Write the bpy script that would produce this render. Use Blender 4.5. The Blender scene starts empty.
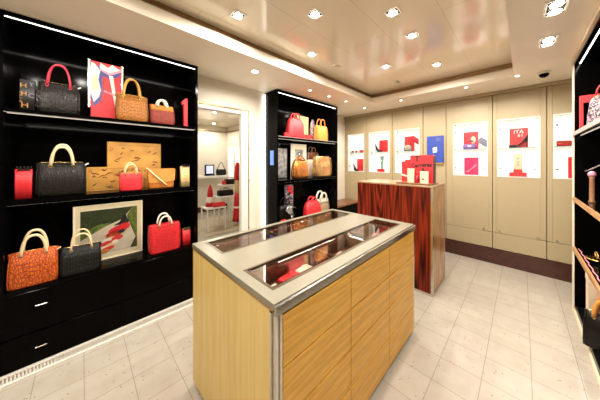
import bpy, math, random
from mathutils import Vector
PI = math.pi
C = bpy.context.scene.collection
random.seed(7)

# ---------------------------------------------------------------- camera, world, exposure
YAW = math.radians(45.26)
cd = bpy.data.cameras.new('camera')
cam = bpy.data.objects.new('camera', cd)
C.objects.link(cam)
cam.location = (0, 0, 1.45)
cam.rotation_euler = (PI / 2, 0, YAW - PI / 2)
cd.sensor_width = 36
cd.lens = 36 * 220 / 600
cd.shift_y = -(200 - 161.5) / 600
cd.clip_start = 0.02
bpy.context.scene.camera = cam
w = bpy.data.worlds.new('world')
bpy.context.scene.world = w
w.use_nodes = True
w.node_tree.nodes['Background'].inputs[0].default_value = (1, .9, .75, 1)
w.node_tree.nodes['Background'].inputs[1].default_value = 0.05
vs = bpy.context.scene.view_settings
vs.view_transform = 'Standard'
vs.look = 'None'
vs.gamma = 1
vs.use_curve_mapping = False
vs.exposure = 0.06
LAMP = (1.0, .93, .83)          # colour of the downlights
P_COFFER, P_SLAB, P_STRIP, P_NEXT = 31, 20, 2.0, 32


# ---------------------------------------------------------------- materials
def nt(name):
    m = bpy.data.materials.new(name)
    m.use_nodes = True
    t = m.node_tree
    return m, t, t.nodes['Principled BSDF']


def setp(b, rough=.5, metal=0, spec=.5, coat=0):
    b.inputs['Roughness'].default_value = rough
    b.inputs['Metallic'].default_value = metal
    b.inputs['Specular IOR Level'].default_value = spec
    b.inputs['Coat Weight'].default_value = coat


def coords(t, scale=(1, 1, 1), rot=(0, 0, 0)):
    tc = t.nodes.new('ShaderNodeTexCoord')
    mp = t.nodes.new('ShaderNodeMapping')
    mp.inputs['Scale'].default_value = scale
    mp.inputs['Rotation'].default_value = rot
    t.links.new(tc.outputs['Object'], mp.inputs['Vector'])
    return mp.outputs[0]


def ramp(t, fac, cols):
    r = t.nodes.new('ShaderNodeValToRGB')
    e = r.color_ramp.elements
    while len(e) < len(cols):
        e.new(.5)
    for k, (p, c) in enumerate(cols):
        e[k].position = p
        e[k].color = (*c, 1)
    t.links.new(fac, r.inputs[0])
    return r.outputs[0]


def bump(t, b, fac, strength, dist=.002):
    n = t.nodes.new('ShaderNodeBump')
    n.inputs['Strength'].default_value = strength
    n.inputs['Distance'].default_value = dist
    t.links.new(fac, n.inputs['Height'])
    t.links.new(n.outputs[0], b.inputs['Normal'])


def shade(c, k):
    return tuple(min(1, x * k) for x in c)


def mat(name, col, rough=.5, metal=0, spec=.5, var=.12, scale=30, bmp=0, coat=0):
    m, t, b = nt(name)
    setp(b, rough, metal, spec, coat)
    n = t.nodes.new('ShaderNodeTexNoise')
    n.inputs['Scale'].default_value = scale
    n.inputs['Detail'].default_value = 3
    t.links.new(coords(t), n.inputs['Vector'])
    t.links.new(ramp(t, n.outputs[0], [(.3, shade(col, 1 - var)), (.7, shade(col, 1 + var))]), b.inputs['Base Color'])
    if bmp:
        bump(t, b, n.outputs[0], bmp)
    return m


def leather(name, col, col2, rough=.4, scale=46, strength=.6):
    """leather tooled with a close all-over pattern"""
    m, t, b = nt(name)
    setp(b, rough, 0, .2)
    v = t.nodes.new('ShaderNodeTexVoronoi')
    v.inputs['Scale'].default_value = scale
    v.feature = 'DISTANCE_TO_EDGE'
    t.links.new(coords(t, (1.6, 1.6, .8)), v.inputs['Vector'])
    c = ramp(t, v.outputs[0], [(.02, col2), (.16, col)])
    t.links.new(c, b.inputs['Base Color'])
    bump(t, b, v.outputs[0], strength, .004)
    return m


def wood(name, dark, light, rough, stretch, scale, rings=0.0, contrast=(.3, .7), coat=0, spec=.45, wsc=1.0):
    """straight pores (stretched noise) mixed with looping growth rings"""
    m, t, b = nt(name)
    setp(b, rough, 0, spec, coat)
    v = coords(t, stretch)
    n = t.nodes.new('ShaderNodeTexNoise')
    n.inputs['Scale'].default_value = scale
    n.inputs['Detail'].default_value = 5
    n.inputs['Roughness'].default_value = .6
    t.links.new(v, n.inputs['Vector'])
    n2 = t.nodes.new('ShaderNodeTexNoise')
    n2.inputs['Scale'].default_value = scale * .22 * wsc
    n2.inputs['Detail'].default_value = 1.5
    t.links.new(v, n2.inputs['Vector'])
    mu = t.nodes.new('ShaderNodeMath'); mu.operation = 'MULTIPLY'; mu.inputs[1].default_value = 14
    t.links.new(n2.outputs[0], mu.inputs[0])
    pp = t.nodes.new('ShaderNodeMath'); pp.operation = 'PINGPONG'; pp.inputs[1].default_value = .5
    t.links.new(mu.outputs[0], pp.inputs[0])
    db = t.nodes.new('ShaderNodeMath'); db.operation = 'MULTIPLY'; db.inputs[1].default_value = 2
    t.links.new(pp.outputs[0], db.inputs[0])
    mx = t.nodes.new('ShaderNodeMix'); mx.data_type = 'FLOAT'
    mx.inputs[0].default_value = rings
    t.links.new(n.outputs[0], mx.inputs[2]); t.links.new(db.outputs[0], mx.inputs[3])
    t.links.new(ramp(t, mx.outputs[0], [(contrast[0], dark), (contrast[1], light)]), b.inputs['Base Color'])
    return m


def emit(name, col, s):
    m, t, b = nt(name)
    b.inputs['Base Color'].default_value = (*[min(1, c) for c in col], 1)
    b.inputs['Emission Color'].default_value = (*col, 1)
    b.inputs['Emission Strength'].default_value = s
    return m


def glass(name, tint, gloss=.08, rough=.02):
    m = bpy.data.materials.new(name)
    m.use_nodes = True
    t = m.node_tree
    t.nodes.clear()
    o = t.nodes.new('ShaderNodeOutputMaterial')
    tr = t.nodes.new('ShaderNodeBsdfTransparent')
    tr.inputs[0].default_value = (*tint, 1)
    g = t.nodes.new('ShaderNodeBsdfGlossy')
    g.inputs['Roughness'].default_value = rough
    mx = t.nodes.new('ShaderNodeMixShader')
    lw = t.nodes.new('ShaderNodeFresnel')
    lw.inputs[0].default_value = 1.45
    ad = t.nodes.new('ShaderNodeMath')
    ad.operation = 'MULTIPLY'
    ad.inputs[1].default_value = gloss / .04
    t.links.new(lw.outputs[0], ad.inputs[0])
    ad.use_clamp = True
    t.links.new(ad.outputs[0], mx.inputs[0])
    t.links.new(tr.outputs[0], mx.inputs[1])
    t.links.new(g.outputs[0], mx.inputs[2])
    t.links.new(mx.outputs[0], o.inputs[0])
    return m


def floor_mat():
    m, t, b = nt('terrazzo_tile')
    setp(b, .16, 0, .5)
    v = coords(t)
    mp = v.node
    mp.inputs['Location'].default_value = (-.01, .045, 0)
    br = t.nodes.new('ShaderNodeTexBrick')
    br.offset = 0
    br.inputs['Scale'].default_value = 1
    br.inputs['Brick Width'].default_value = .235
    br.inputs['Row Height'].default_value = .235
    br.inputs['Mortar Size'].default_value = .0016
    br.inputs['Mortar Smooth'].default_value = .2
    br.inputs['Color1'].default_value = (.500, .458, .392, 1)
    br.inputs['Color2'].default_value = (.475, .434, .370, 1)
    br.inputs['Mortar'].default_value = (.25, .21, .165, 1)
    t.links.new(v, br.inputs['Vector'])
    vo = t.nodes.new('ShaderNodeTexVoronoi')
    vo.inputs['Scale'].default_value = 34
    t.links.new(v, vo.inputs['Vector'])
    sp = ramp(t, vo.outputs['Distance'], [(.10, (.40, .31, .22)), (.17, (1, 1, 1))])
    n = t.nodes.new('ShaderNodeTexNoise')
    n.inputs['Scale'].default_value = 9
    n.inputs['Detail'].default_value = 5
    t.links.new(v, n.inputs['Vector'])
    cl = ramp(t, n.outputs[0], [(.35, (.93, .91, .88)), (.65, (1, 1, 1))])
    n2 = t.nodes.new('ShaderNodeTexNoise')
    n2.inputs['Scale'].default_value = 21
    t.links.new(v, n2.inputs['Vector'])
    keep = ramp(t, n2.outputs[0], [(.50, (0, 0, 0)), (.58, (1, 1, 1))])
    a = t.nodes.new('ShaderNodeMix'); a.data_type = 'RGBA'; a.blend_type = 'MULTIPLY'
    t.links.new(keep, a.inputs[0])
    t.links.new(br.outputs[0], a.inputs[6]); t.links.new(sp, a.inputs[7])
    c = t.nodes.new('ShaderNodeMix'); c.data_type = 'RGBA'; c.blend_type = 'MULTIPLY'
    c.inputs[0].default_value = 1
    t.links.new(a.outputs[2], c.inputs[6]); t.links.new(cl, c.inputs[7])
    t.links.new(c.outputs[2], b.inputs['Base Color'])
    return m


def coffer_mat():
    m, t, b = nt('lacquered_ceiling')
    setp(b, .12, 0, .6)
    br = t.nodes.new('ShaderNodeTexBrick')
    br.offset = .5
    br.inputs['Scale'].default_value = 1
    br.inputs['Brick Width'].default_value = 1.3
    br.inputs['Row Height'].default_value = .43
    br.inputs['Mortar Size'].default_value = .0016
    br.inputs['Color1'].default_value = (.93, .84, .67, 1)
    br.inputs['Color2'].default_value = (.91, .82, .65, 1)
    br.inputs['Mortar'].default_value = (.64, .54, .41, 1)
    t.links.new(coords(t), br.inputs['Vector'])
    t.links.new(br.outputs[0], b.inputs['Base Color'])
    n = t.nodes.new('ShaderNodeTexNoise')
    n.inputs['Scale'].default_value = 3.5
    t.links.new(coords(t), n.inputs['Vector'])
    bump(t, b, n.outputs[0], .08, .02)
    return m


def printed(name):
    m, t, b = nt(name)
    setp(b, .5)
    n = t.nodes.new('ShaderNodeTexNoise')
    n.inputs['Scale'].default_value = 22
    n.inputs['Detail'].default_value = 1
    n.inputs['Distortion'].default_value = 1.5
    t.links.new(coords(t), n.inputs['Vector'])
    c = ramp(t, n.outputs[0], [(.36, (.02, .015, .02)), (.43, (.34, .29, .29)), (.48, (.42, .36, .34)), (.53, (.20, .05, .14)), (.58, (.03, .02, .03)), (.68, (.50, .42, .40))])
    c.node.color_ramp.interpolation = 'CONSTANT'
    t.links.new(c, b.inputs['Base Color'])
    return m


M = dict(
    floor=floor_mat(), coffer=coffer_mat(),
    ceiling=mat('ceiling_paint', (.94, .87, .73), .55, var=.02, scale=4),
    wall=mat('cream_paint', (.82, .76, .64), .5, var=.02, scale=4),
    panel=mat('beige_leatherette', (.43, .345, .205), .42, var=.02, scale=60, bmp=.06),
    white=mat('white_paint', (.86, .83, .78), .4, var=.02, scale=8),
    jamb=mat('door_white', (.80, .78, .74), .35, var=.02, scale=8),
    bronze=mat('bronze_trim', (.36, .22, .10), .3, .6, var=.1, scale=10),
    darkbronze=mat('dark_bronze', (.13, .085, .05), .3, .7, var=.1, scale=10),
    tantop=mat('tan_counter_top', (.36, .22, .115), .3, var=.06, scale=12),
    darkwood=mat('dark_plinth', (.060, .018, .012), .25, var=.25, scale=14),
    black=mat('black_lacquer', (.0018, .0016, .0016), .10, spec=.05, var=.1, scale=5),
    gloss=mat('black_gloss_drawer', (.0018, .0012, .0012), .10, spec=.04, var=.1, scale=5),
    blackmatt=mat('black_satin', (.004, .004, .004), .3, spec=.15, var=.1, scale=8),
    steel=mat('brushed_steel', (.66, .62, .56), .22, 1, var=.08, scale=40),
    chrome=mat('chrome', (.85, .83, .80), .1, 1, var=.03, scale=20),
    edgesteel=mat('satin_edge_steel', (.42, .39, .35), .2, 1, var=.25, scale=9),
    gold=mat('gold_metal', (.80, .55, .20), .25, 1, var=.06, scale=30),
    stone=mat('cream_stone', (.225, .205, .148), .32, var=.035, scale=22),
    oak_end=wood('pale_oak', (.62, .43, .135), (.78, .58, .215), .42, (6, 6, .35), 5, .12, (.25, .75)),
    oak=wood('honey_oak', (.60, .265, .022), (.96, .54, .080), .4, (1.1, 1.0, 17), 7, .24, (.16, .74), wsc=.30),
    rose=wood('rosewood', (.022, .003, .002), (.27, .030, .010), .3, (1, 9, .42), 5, .42, (.28, .76), 0, .15, wsc=.7),
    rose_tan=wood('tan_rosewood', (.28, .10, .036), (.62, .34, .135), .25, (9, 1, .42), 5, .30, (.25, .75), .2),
    walnut=wood('walnut', (.13, .05, .02), (.34, .16, .07), .3, (1, 8, 8), 5, .3),
    nosing=wood('shelf_nosing', (.40, .19, .07), (.62, .36, .17), .3, (1, 9, 9), 6, .2),
    paleedge=mat('ivory_edge', (.82, .70, .52), .35, var=.03, scale=10),
    greyedge=mat('pearl_edge', (.40, .36, .34), .3, var=.05, scale=20),
    traylining=mat('brown_tray_leather', (.085, .028, .016), .3, var=.3, scale=18),
    led=emit('led_strip', (1, .95, .88), 6),
    led_dim=emit('led_strip_dim', (1, .93, .82), .6),
    bulb=emit('bulb', (1, .88, .70), 38),
    bulb_dim=emit('bulb_small', (1, .88, .70), 9),
    backlit=emit('backlit_acrylic', (1, .965, .90), .52),
    screen=emit('blue_screen', (.10, .22, .75), .7),
    screenw=emit('pale_screen', (.55, .62, .95), .7),
    glass=glass('clear_glass', (.98, .98, .98), .02),
    topglass=glass('smoked_top_glass', (.92, .88, .82), .014, .01),
    shelfglass=glass('green_shelf_glass', (.55, .74, .68), .06),
    acrylic=mat('white_acrylic', (.82, .80, .77), .25, var=.02, scale=10),
    red=mat('red_card', (.74, .022, .030), .45, var=.08, scale=16),
    redl=leather('red_leather', (.62, .030, .035), (.36, .010, .014), .38, 60, .5),
    redbright=mat('scarlet_leather', (.66, .024, .032), .42, var=.2, scale=14, bmp=.3),
    tool=mat('tooling_sheen', (.030, .025, .018), .2, spec=.3, var=.2, scale=30),
    toolg=mat('tooling_grey', (.016, .016, .014), .3, var=.2, scale=30),
    toolo=mat('tooling_rust', (.22, .035, .010), .4, var=.2, scale=30),
    crimson=mat('crimson_leather', (.42, .012, .025), .35, var=.2, scale=25, bmp=.2),
    pinkred=mat('pink_red_leather', (.80, .045, .090), .35, var=.1, scale=25),
    magenta=mat('magenta_card', (.70, .02, .11), .45, var=.12, scale=16),
    blackl=leather('black_tooled_leather', (.004, .0035, .003), (.013, .011, .008), .3, 50, .9),
    blackp=mat('black_leather', (.006, .0055, .0055), .28, spec=.25, var=.3, scale=30, bmp=.15),
    greyl=leather('charcoal_tooled_leather', (.010, .0105, .009), (.004, .004, .0035), .36, 55, .8),
    orangel=leather('orange_tooled_leather', (.60, .125, .022), (.24, .030, .007), .4, 48, .8),
    tanl=leather('ochre_tooled_leather', (.34, .135, .022), (.14, .045, .008), .42, 52, .7),
    tanp=mat('tan_leather', (.62, .27, .060), .4, var=.18, scale=30, bmp=.12),
    caramel=mat('caramel_leather', (.58, .19, .035), .38, var=.18, scale=24, bmp=.12),
    orangep=mat('orange_leather', (.72, .27, .045), .4, var=.18, scale=26, bmp=.15),
    cream=mat('cream_leather', (.80, .62, .36), .4, var=.1, scale=40),
    ivory=mat('ivory_leather', (.84, .76, .62), .4, var=.12, scale=26),
    amber=mat('amber_leather', (.68, .34, .050), .38, var=.12, scale=30),
    suede=mat('rust_suede', (.19, .020, .008), .7, var=.3, scale=40, bmp=.4),
    suedetop=mat('amber_suede', (.50, .17, .020), .7, var=.2, scale=40, bmp=.3),
    copper=mat('copper_foil_leather', (.60, .23, .055), .24, .75, var=.3, scale=10, bmp=.5),
    goldfoil=mat('gold_foil_leather', (.60, .37, .15), .24, .75, var=.3, scale=9, bmp=.5),
    silver=mat('silver_foil_leather', (.55, .55, .55), .26, .7, var=.4, scale=24, bmp=.4),
    brown=mat('brown_leather', (.17, .06, .025), .35, var=.25, scale=26, bmp=.15),
    purple=mat('purple_leather', (.22, .10, .38), .35, var=.2, scale=26),
    slate=mat('slate_leather', (.20, .19, .29), .4, var=.12, scale=30),
    beige=mat('beige_leather', (.46, .33, .20), .4, var=.12, scale=30),
    tanbrown=mat('tan_brown_leather', (.30, .14, .06), .4, var=.15, scale=30),
    taupe=mat('taupe_leather', (.34, .31, .26), .4, var=.12, scale=30),
    ochre=mat('ochre_card', (.50, .245, .045), .5, var=.22, scale=9),
    ochredark=mat('ochre_ink', (.15, .050, .007), .5, var=.2, scale=20),
    goldcard=mat('pale_gold_card', (.78, .58, .26), .45, var=.08, scale=20),
    ink=mat('black_ink', (.012, .010, .010), .5, var=.1, scale=20),
    paper=mat('white_paper', (.84, .80, .74), .6, var=.03, scale=14),
    mount=mat('ivory_mount', (.86, .75, .52), .6, var=.03, scale=14),
    creamcard=mat('cream_card', (.80, .64, .47), .5, var=.05, scale=16),
    blue=mat('blue_print', (.022, .060, .36), .4, var=.08, scale=10),
    navy=mat('navy_print', (.05, .06, .26), .4, var=.1, scale=20),
    road=mat('road_print', (.66, .58, .45), .4, var=.08, scale=20),
    tree=mat('dark_green_print', (.035, .05, .016), .4, var=.5, scale=60),
    leaf=mat('green_print', (.12, .17, .03), .4, var=.5, scale=60),
    pinkp=mat('pink_print', (.75, .28, .38), .4, var=.15, scale=30),
    rug=mat('beige_rug', (.46, .39, .28), .9, var=.1, scale=90, bmp=.2),
    tanpole=mat('tan_drape', (.60, .38, .16), .6, var=.1, scale=30),
    greenbow=mat('green_ribbon', (.04, .10, .03), .4, var=.1, scale=30),
    print_bw=mat('monochrome_print', (.25, .24, .23), .4, var=.8, scale=16),
    scarfprint=printed('scarf_print'),
)


# ---------------------------------------------------------------- mesh builder
class MB:
    def __init__(s):
        s.v, s.f, s.m, s.sm, s.mats = [], [], [], [], []

    def mi(s, m):
        if m is None:
            return 0
        if m not in s.mats:
            s.mats.append(m)
        return s.mats.index(m)

    def add(s, vs, fs, m=None, smooth=False):
        o = len(s.v)
        k = s.mi(m)
        s.v += [tuple(p) for p in vs]
        for f in fs:
            s.f.append([i + o for i in f]); s.m.append(k); s.sm.append(smooth)
        return s

    def box(s, x0, x1, y0, y1, z0, z1, m=None, b=0.0):
        if b <= 0:
            vs = [(x, y, z) for x in (x0, x1) for y in (y0, y1) for z in (z0, z1)]
            fs = [(0, 1, 3, 2), (4, 6, 7, 5), (0, 4, 5, 1), (2, 3, 7, 6), (0, 2, 6, 4), (1, 5, 7, 3)]
            return s.add(vs, fs, m)
        b = min(b, (x1 - x0) * .45, (y1 - y0) * .45, (z1 - z0) * .45)
        def ring(i, z):
            return [(x0 + i, y0 + b, z), (x0 + b, y0 + i, z), (x1 - b, y0 + i, z), (x1 - i, y0 + b, z),
                    (x1 - i, y1 - b, z), (x1 - b, y1 - i, z), (x0 + b, y1 - i, z), (x0 + i, y1 - b, z)]
        q = [(x0 + b, y0 + b), (x1 - b, y0 + b), (x1 - b, y1 - b), (x0 + b, y1 - b)]
        inner = lambda z: [(*q[0], z), (*q[0], z), (*q[1], z), (*q[1], z), (*q[2], z), (*q[2], z), (*q[3], z), (*q[3], z)]
        vs = []
        for r in (inner(z0), ring(0, z0 + b), ring(0, z1 - b), inner(z1)):
            vs += r
        fs = []
        for k in range(3):
            for i in range(8):
                j = (i + 1) % 8
                fs.append((k * 8 + i, k * 8 + j, k * 8 + 8 + j, k * 8 + 8 + i))
        fs += [(7, 5, 3, 1), (25, 27, 29, 31)]
        return s.add(vs, fs, m)

    def tube(s, pts, r, n=8, m=None, closed=False, flat=1.0):
        pts = [Vector(p) for p in pts]
        N = len(pts)
        rr = r if isinstance(r, (list, tuple)) else [r] * N
        vs, fs = [], []
        up = None
        for i, p in enumerate(pts):
            a = pts[i - 1] if (i > 0 or closed) else p
            c = pts[(i + 1) % N] if (i < N - 1 or closed) else p
            d = (c - a).normalized()
            if up is None:
                up = Vector((0, 0, 1)) if abs(d.z) < .9 else Vector((0, 1, 0))
            x = d.cross(up)
            if x.length < 1e-6:
                x = d.cross(Vector((1, 0, 0)))
            x.normalize()
            y = x.cross(d).normalized()
            up = y
            for k in range(n):
                t = 2 * PI * k / n
                vs.append(p + x * (math.cos(t) * rr[i]) + y * (math.sin(t) * rr[i] * flat))
        L = N if closed else N - 1
        for i in range(L):
            for k in range(n):
                a = i * n + k; b = i * n + (k + 1) % n
                j = ((i + 1) % N) * n
                fs.append((a, b, j + (k + 1) % n, j + k))
        if not closed:
            fs.append(tuple(reversed(range(n))))
            fs.append(tuple(range((N - 1) * n, N * n)))
        return s.add(vs, fs, m, True)

    def lathe(s, prof, n=20, c=(0, 0, 0), m=None):
        vs = [(c[0] + r * math.cos(2 * PI * k / n), c[1] + r * math.sin(2 * PI * k / n), c[2] + z) for r, z in prof for k in range(n)]
        fs = []
        for i in range(len(prof) - 1):
            for k in range(n):
                fs.append((i * n + k, i * n + (k + 1) % n, (i + 1) * n + (k + 1) % n, (i + 1) * n + k))
        fs.append(tuple(reversed(range(n))))
        fs.append(tuple(range((len(prof) - 1) * n, len(prof) * n)))
        return s.add(vs, fs, m, True)

    def loft(s, levels, n=40, m=None, noise=0, c=(0, 0), seed=1):
        """levels: (z, half width, half depth, exponent, x shift, y shift)"""
        rnd = random.Random(seed)
        ph = [rnd.uniform(0, 6.28) for _ in range(8)]
        vs, fs = [], []
        for L in levels:
            z, hw, hd, e = L[:4]
            sx, sy = (L[4], L[5]) if len(L) > 5 else (0, 0)
            for k in range(n):
                t = 2 * PI * k / n
                ct, st = math.cos(t), math.sin(t)
                q = 1 + noise * (math.sin(3 * t + ph[0] + z * 31) + math.sin(5 * t + ph[1] - z * 47) + .7 * math.sin(9 * t + ph[2] + z * 90)) / 3
                vs.append((c[0] + sx + hw * q * math.copysign(abs(ct) ** (2 / e), ct), c[1] + sy + hd * q * math.copysign(abs(st) ** (2 / e), st), z))
        for i in range(len(levels) - 1):
            for k in range(n):
                fs.append((i * n + k, i * n + (k + 1) % n, (i + 1) * n + (k + 1) % n, (i + 1) * n + k))
        fs.append(tuple(reversed(range(n))))
        fs.append(tuple(range((len(levels) - 1) * n, len(levels) * n)))
        return s.add(vs, fs, m, True)

    def prism(s, poly, y0, y1, m=None):
        """poly in x,z drawn counter-clockwise seen from -y; extruded along y"""
        n = len(poly)
        vs = [(x, y0, z) for x, z in poly] + [(x, y1, z) for x, z in poly]
        fs = [tuple(range(n)), tuple(reversed(range(n, 2 * n)))]
        for i in range(n):
            j = (i + 1) % n
            fs.append((i, i + n, j + n, j))
        return s.add(vs, fs, m)

    def text(s, body, size, fn, m=None, bold=0):
        cu = bpy.data.curves.new('lettering', 'FONT')
        cu.body = body; cu.size = size; cu.align_x = 'CENTER'; cu.align_y = 'CENTER'; cu.resolution_u = 2; cu.offset = bold
        ob = bpy.data.objects.new('lettering', cu)
        me = bpy.data.meshes.new_from_object(ob)
        s.add([fn(v.co.x, v.co.y) for v in me.vertices], [tuple(p.vertices) for p in me.polygons], m)
        bpy.data.objects.remove(ob); bpy.data.meshes.remove(me); bpy.data.curves.remove(cu)
        return s

    def build(s, name, material=None, parent=None, world=False, bevel=0):
        me = bpy.data.meshes.new(name)
        off = Vector((0, 0, 0))
        if world:
            p = parent
            while p is not None:
                off += p.location; p = p.parent
        me.from_pydata([tuple(Vector(p) - off) for p in s.v], [], s.f)
        if s.mats:
            for q in s.mats:
                me.materials.append(q)
            me.polygons.foreach_set('material_index', s.m)
        else:
            me.materials.append(material)
        me.polygons.foreach_set('use_smooth', s.sm)
        me.update()
        o = bpy.data.objects.new(name, me)
        C.objects.link(o)
        o.parent = parent
        if bevel:
            b = o.modifiers.new('bevel', 'BEVEL'); b.width = bevel; b.segments = 2; b.limit_method = 'ANGLE'
        return o


def empty(name, loc, label, cat, group=None, rz=0):
    o = bpy.data.objects.new(name, None)
    o.empty_display_size = .05
    C.objects.link(o)
    o.location = loc
    o.rotation_euler = (0, 0, rz)
    return tag(o, label, cat, group)


def tag(o, label, cat, group=None):
    o['label'] = label; o['category'] = cat
    if group:
        o['group'] = group
    return o


def struct(o):
    o['kind'] = 'structure'
    return o


def light_area(name, loc, sx, sy, power, rot=(0, 0, 0), col=LAMP, parent=None, spread=PI):
    l = bpy.data.lights.new(name, 'AREA')
    l.shape = 'RECTANGLE'; l.size = sx; l.size_y = sy; l.energy = power; l.color = col; l.spread = spread
    o = bpy.data.objects.new(name, l)
    C.objects.link(o)
    o.location = loc; o.rotation_euler = rot
    if parent:
        o.parent = parent
    return o


def light_spot(name, loc, power, parent=None, angle=150, r=.03, col=LAMP, blend=.6):
    l = bpy.data.lights.new(name, 'SPOT')
    l.energy = power; l.color = col; l.spot_size = math.radians(angle); l.spot_blend = blend; l.shadow_soft_size = r
    o = bpy.data.objects.new(name, l)
    C.objects.link(o)
    o.location = loc
    if parent:
        o.parent = parent
    return o


# ---------------------------------------------------------------- setting
U0, U1 = -1.6, 4.36
struct(MB().box(U0, 5.0, -1.0, 7.2, -.1, 0).build('floor', M['floor']))
ce = MB()
for q in ((U0, U1, -.95, .07), (U0, U1, 1.80, 2.95), (U0, -1.2, .07, 1.80), (3.52, U1, .07, 1.80)):
    ce.box(*q, 2.44, 2.54)
ceiling = struct(ce.build('ceiling', M['ceiling']))
struct(MB().box(-1.4, 3.72, -.13, 2.0, 2.60, 2.66).build('ceiling_coffer', M['coffer']))
cv = .045
for k, q in enumerate(((-1.3, 3.62, 1.80 + cv, 1.90 + cv), (3.52 + cv, 3.62 + cv, .0, 1.95), (-1.3, 3.62, -.03 - cv, .07 - cv), (-1.3 - cv, -1.2 - cv, .0, 1.95))):
    struct(MB().box(*q, 2.54, 2.60).build('trim_%d' % (k + 1), M['bronze']))
# second, thinner bronze lip at the rim of the recess
lip = MB()
for q in ((-1.2, 3.52, 1.80, 1.812), (3.52, 3.532, .07, 1.80), (-1.2, 3.52, .058, .07)):
    lip.box(*q, 2.532, 2.543)
struct(lip.build('trim_5', M['bronze']))

# wall with the doorway (left), wall behind the second black cabinet
wl = MB()
wl.box(.862, 1.866, 2.60, 2.72, 2.135, 2.44)
wl.box(1.60, 1.866, 2.60, 2.72, 0, 2.135)
wl.box(3.262, 4.36, 2.78, 2.90, 0, 2.44)
wl.box(U0, .862, 2.78, 2.90, 0, 2.44)
wl.box(1.868, 3.262, 2.78, 2.90, 0, 2.44)
wall_left = struct(wl.build('wall_left', M['wall']))
wl2 = struct(MB().box(U0 - .1, U0, -1, 2.9, 0, 2.66).build('wall_near', M['wall']))
struct(MB().box(U0, U1, -.95, -.86, 0, 2.44).build('wall_right', M['wall']))

# back wall: leatherette panels, each round a lit niche
SEAM = [2.778, 2.25, 1.725, 1.197, .861, .296, -.22, -.80]
NICHE = [(2.697, 2.31), (2.198, 1.776), (1.673, 1.252), None, (.767, .345), (.248, -.167), (-.271, -.69)]
NZ0, NZ1 = 1.235, 2.035
wall_back = struct(MB().box(4.315, 4.36, -.86, 2.778, 0, 2.44).build('wall_back', M['wall']))
for k in range(7):
    a, b = SEAM[k] - .003, SEAM[k + 1] + .003
    p = MB()
    nz = NICHE[k]
    if nz:
        p.box(4.16, 4.31, nz[0], a, .447, 2.395, b=.004)
        p.box(4.16, 4.31, b, nz[1], .447, 2.395, b=.004)
        p.box(4.162, 4.31, nz[1], nz[0], NZ1, 2.395)
        p.box(4.162, 4.31, nz[1], nz[0], .447, NZ0)
    else:
        p.box(4.165, 4.31, b, a, .447, 2.395, b=.004)
    wp = struct(p.build('wall_panel', M['panel'], wall_back))
    struct(MB().box(4.16, 4.31, b, a, .215, .441, b=.004).build('lower_panel', M['panel'], wall_back))
    for kv in {4: (.39,), 5: (.217, -.145), 6: (-.304,), 2: (1.28,), 1: (1.80, 2.15)}.get(k, ()):
        MB().tube([(4.16, kv, .478), (4.15, kv, .478), (4.145, kv, .478), (4.132, kv, .478)], [.006, .006, .013, .011], 12).build('knob', M['chrome'], wp)
    if nz:
        f = MB()
        f.box(4.158, 4.305, nz[0] - .010, nz[0] - .0005, NZ0 + .0005, NZ1 - .0005)
        f.box(4.158, 4.305, nz[1] + .0005, nz[1] + .010, NZ0 + .0005, NZ1 - .0005)
        f.box(4.158, 4.305, nz[1] + .010, nz[0] - .010, NZ1 - .010, NZ1 - .0005)
        f.box(4.158, 4.305, nz[1] + .010, nz[0] - .010, NZ0 + .0005, NZ0 + .010)
        nf = struct(f.build('niche_frame', M['white'], wall_back))
        struct(MB().box(4.296, 4.304, nz[1] + .010, nz[0] - .010, NZ0 + .010, NZ1 - .010).build('niche_back', M['backlit'], nf))
        struct(MB().box(4.185, 4.294, nz[1] + .012, nz[0] - .012, 1.634, 1.641).build('glass_shelf', M['shelfglass'], nf))
        light_area('niche_lamp', (4.19, (nz[0] + nz[1]) / 2, NZ1 - .02), .02, .36, .5, (0, .5, 0), parent=nf)  # added fill light to brighten the niche goods, no fixture seen
        light_area('niche_lamp', (4.19, (nz[0] + nz[1]) / 2, 1.632), .02, .36, .35, (0, .5, 0), parent=nf)  # second added fill, under the glass shelf
        gd = struct(MB().box(4.166, 4.170, nz[1] + .012, nz[0] - .012, NZ0 + .012, NZ1 - .012).build('glass_door', M['glass'], wall_back))
        for (yy, zz) in ((nz[0] - .035, 1.90), (nz[0] - .035, 1.35), (nz[1] + .05, 1.345)):
            MB().tube([(4.176, yy, zz), (4.160, yy, zz), (4.155, yy, zz)], [.010, .010, .008], 12).build('glass_fixing', M['blackmatt'], gd)
        if k in (4, 5):
            MB().tube([(4.176, nz[1] + .075, 1.315), (4.158, nz[1] + .075, 1.315)], .010, 12).build('lock', M['chrome'], gd)
struct(MB().box(4.135, 4.312, -.86, 2.778, 2.397, 2.44, b=.006).build('trim_6', M['panel']))
struct(MB().box(4.15, 4.312, -.80, 2.365, 0, .21).build('baseboard_back', M['darkwood']))

# doorway
d1 = MB()
d1.box(1.485, 1.585, 2.585, 2.65, 0, 2.118, b=.004)
d1.box(1.545, 1.5855, 2.651, 2.72, 0, 2.118)
d1.box(.864, .93, 2.585, 2.74, 0, 2.118)
d1.box(.93, 1.485, 2.60, 2.72, 2.075, 2.118)
door = struct(d1.build('door_1', M['jamb']))
tr = MB()
tr.box(.864, 1.60, 2.588, 2.72, 2.119, 2.134)
tr.box(1.586, 1.599, 2.588, 2.72, 0, 2.119)
struct(tr.build('door_trim', M['bronze'], door))
for z in (.55, 1.20, 1.62, 1.95):
    MB().tube([(1.600, 2.594, z - .035), (1.600, 2.594, z + .035)], .0085, 8).build('hinge', M['steel'], door)
struct(MB().box(.93, 1.485, 2.60, 2.72, .0005, .004).build('door_threshold', M['bronze'], door))

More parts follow.
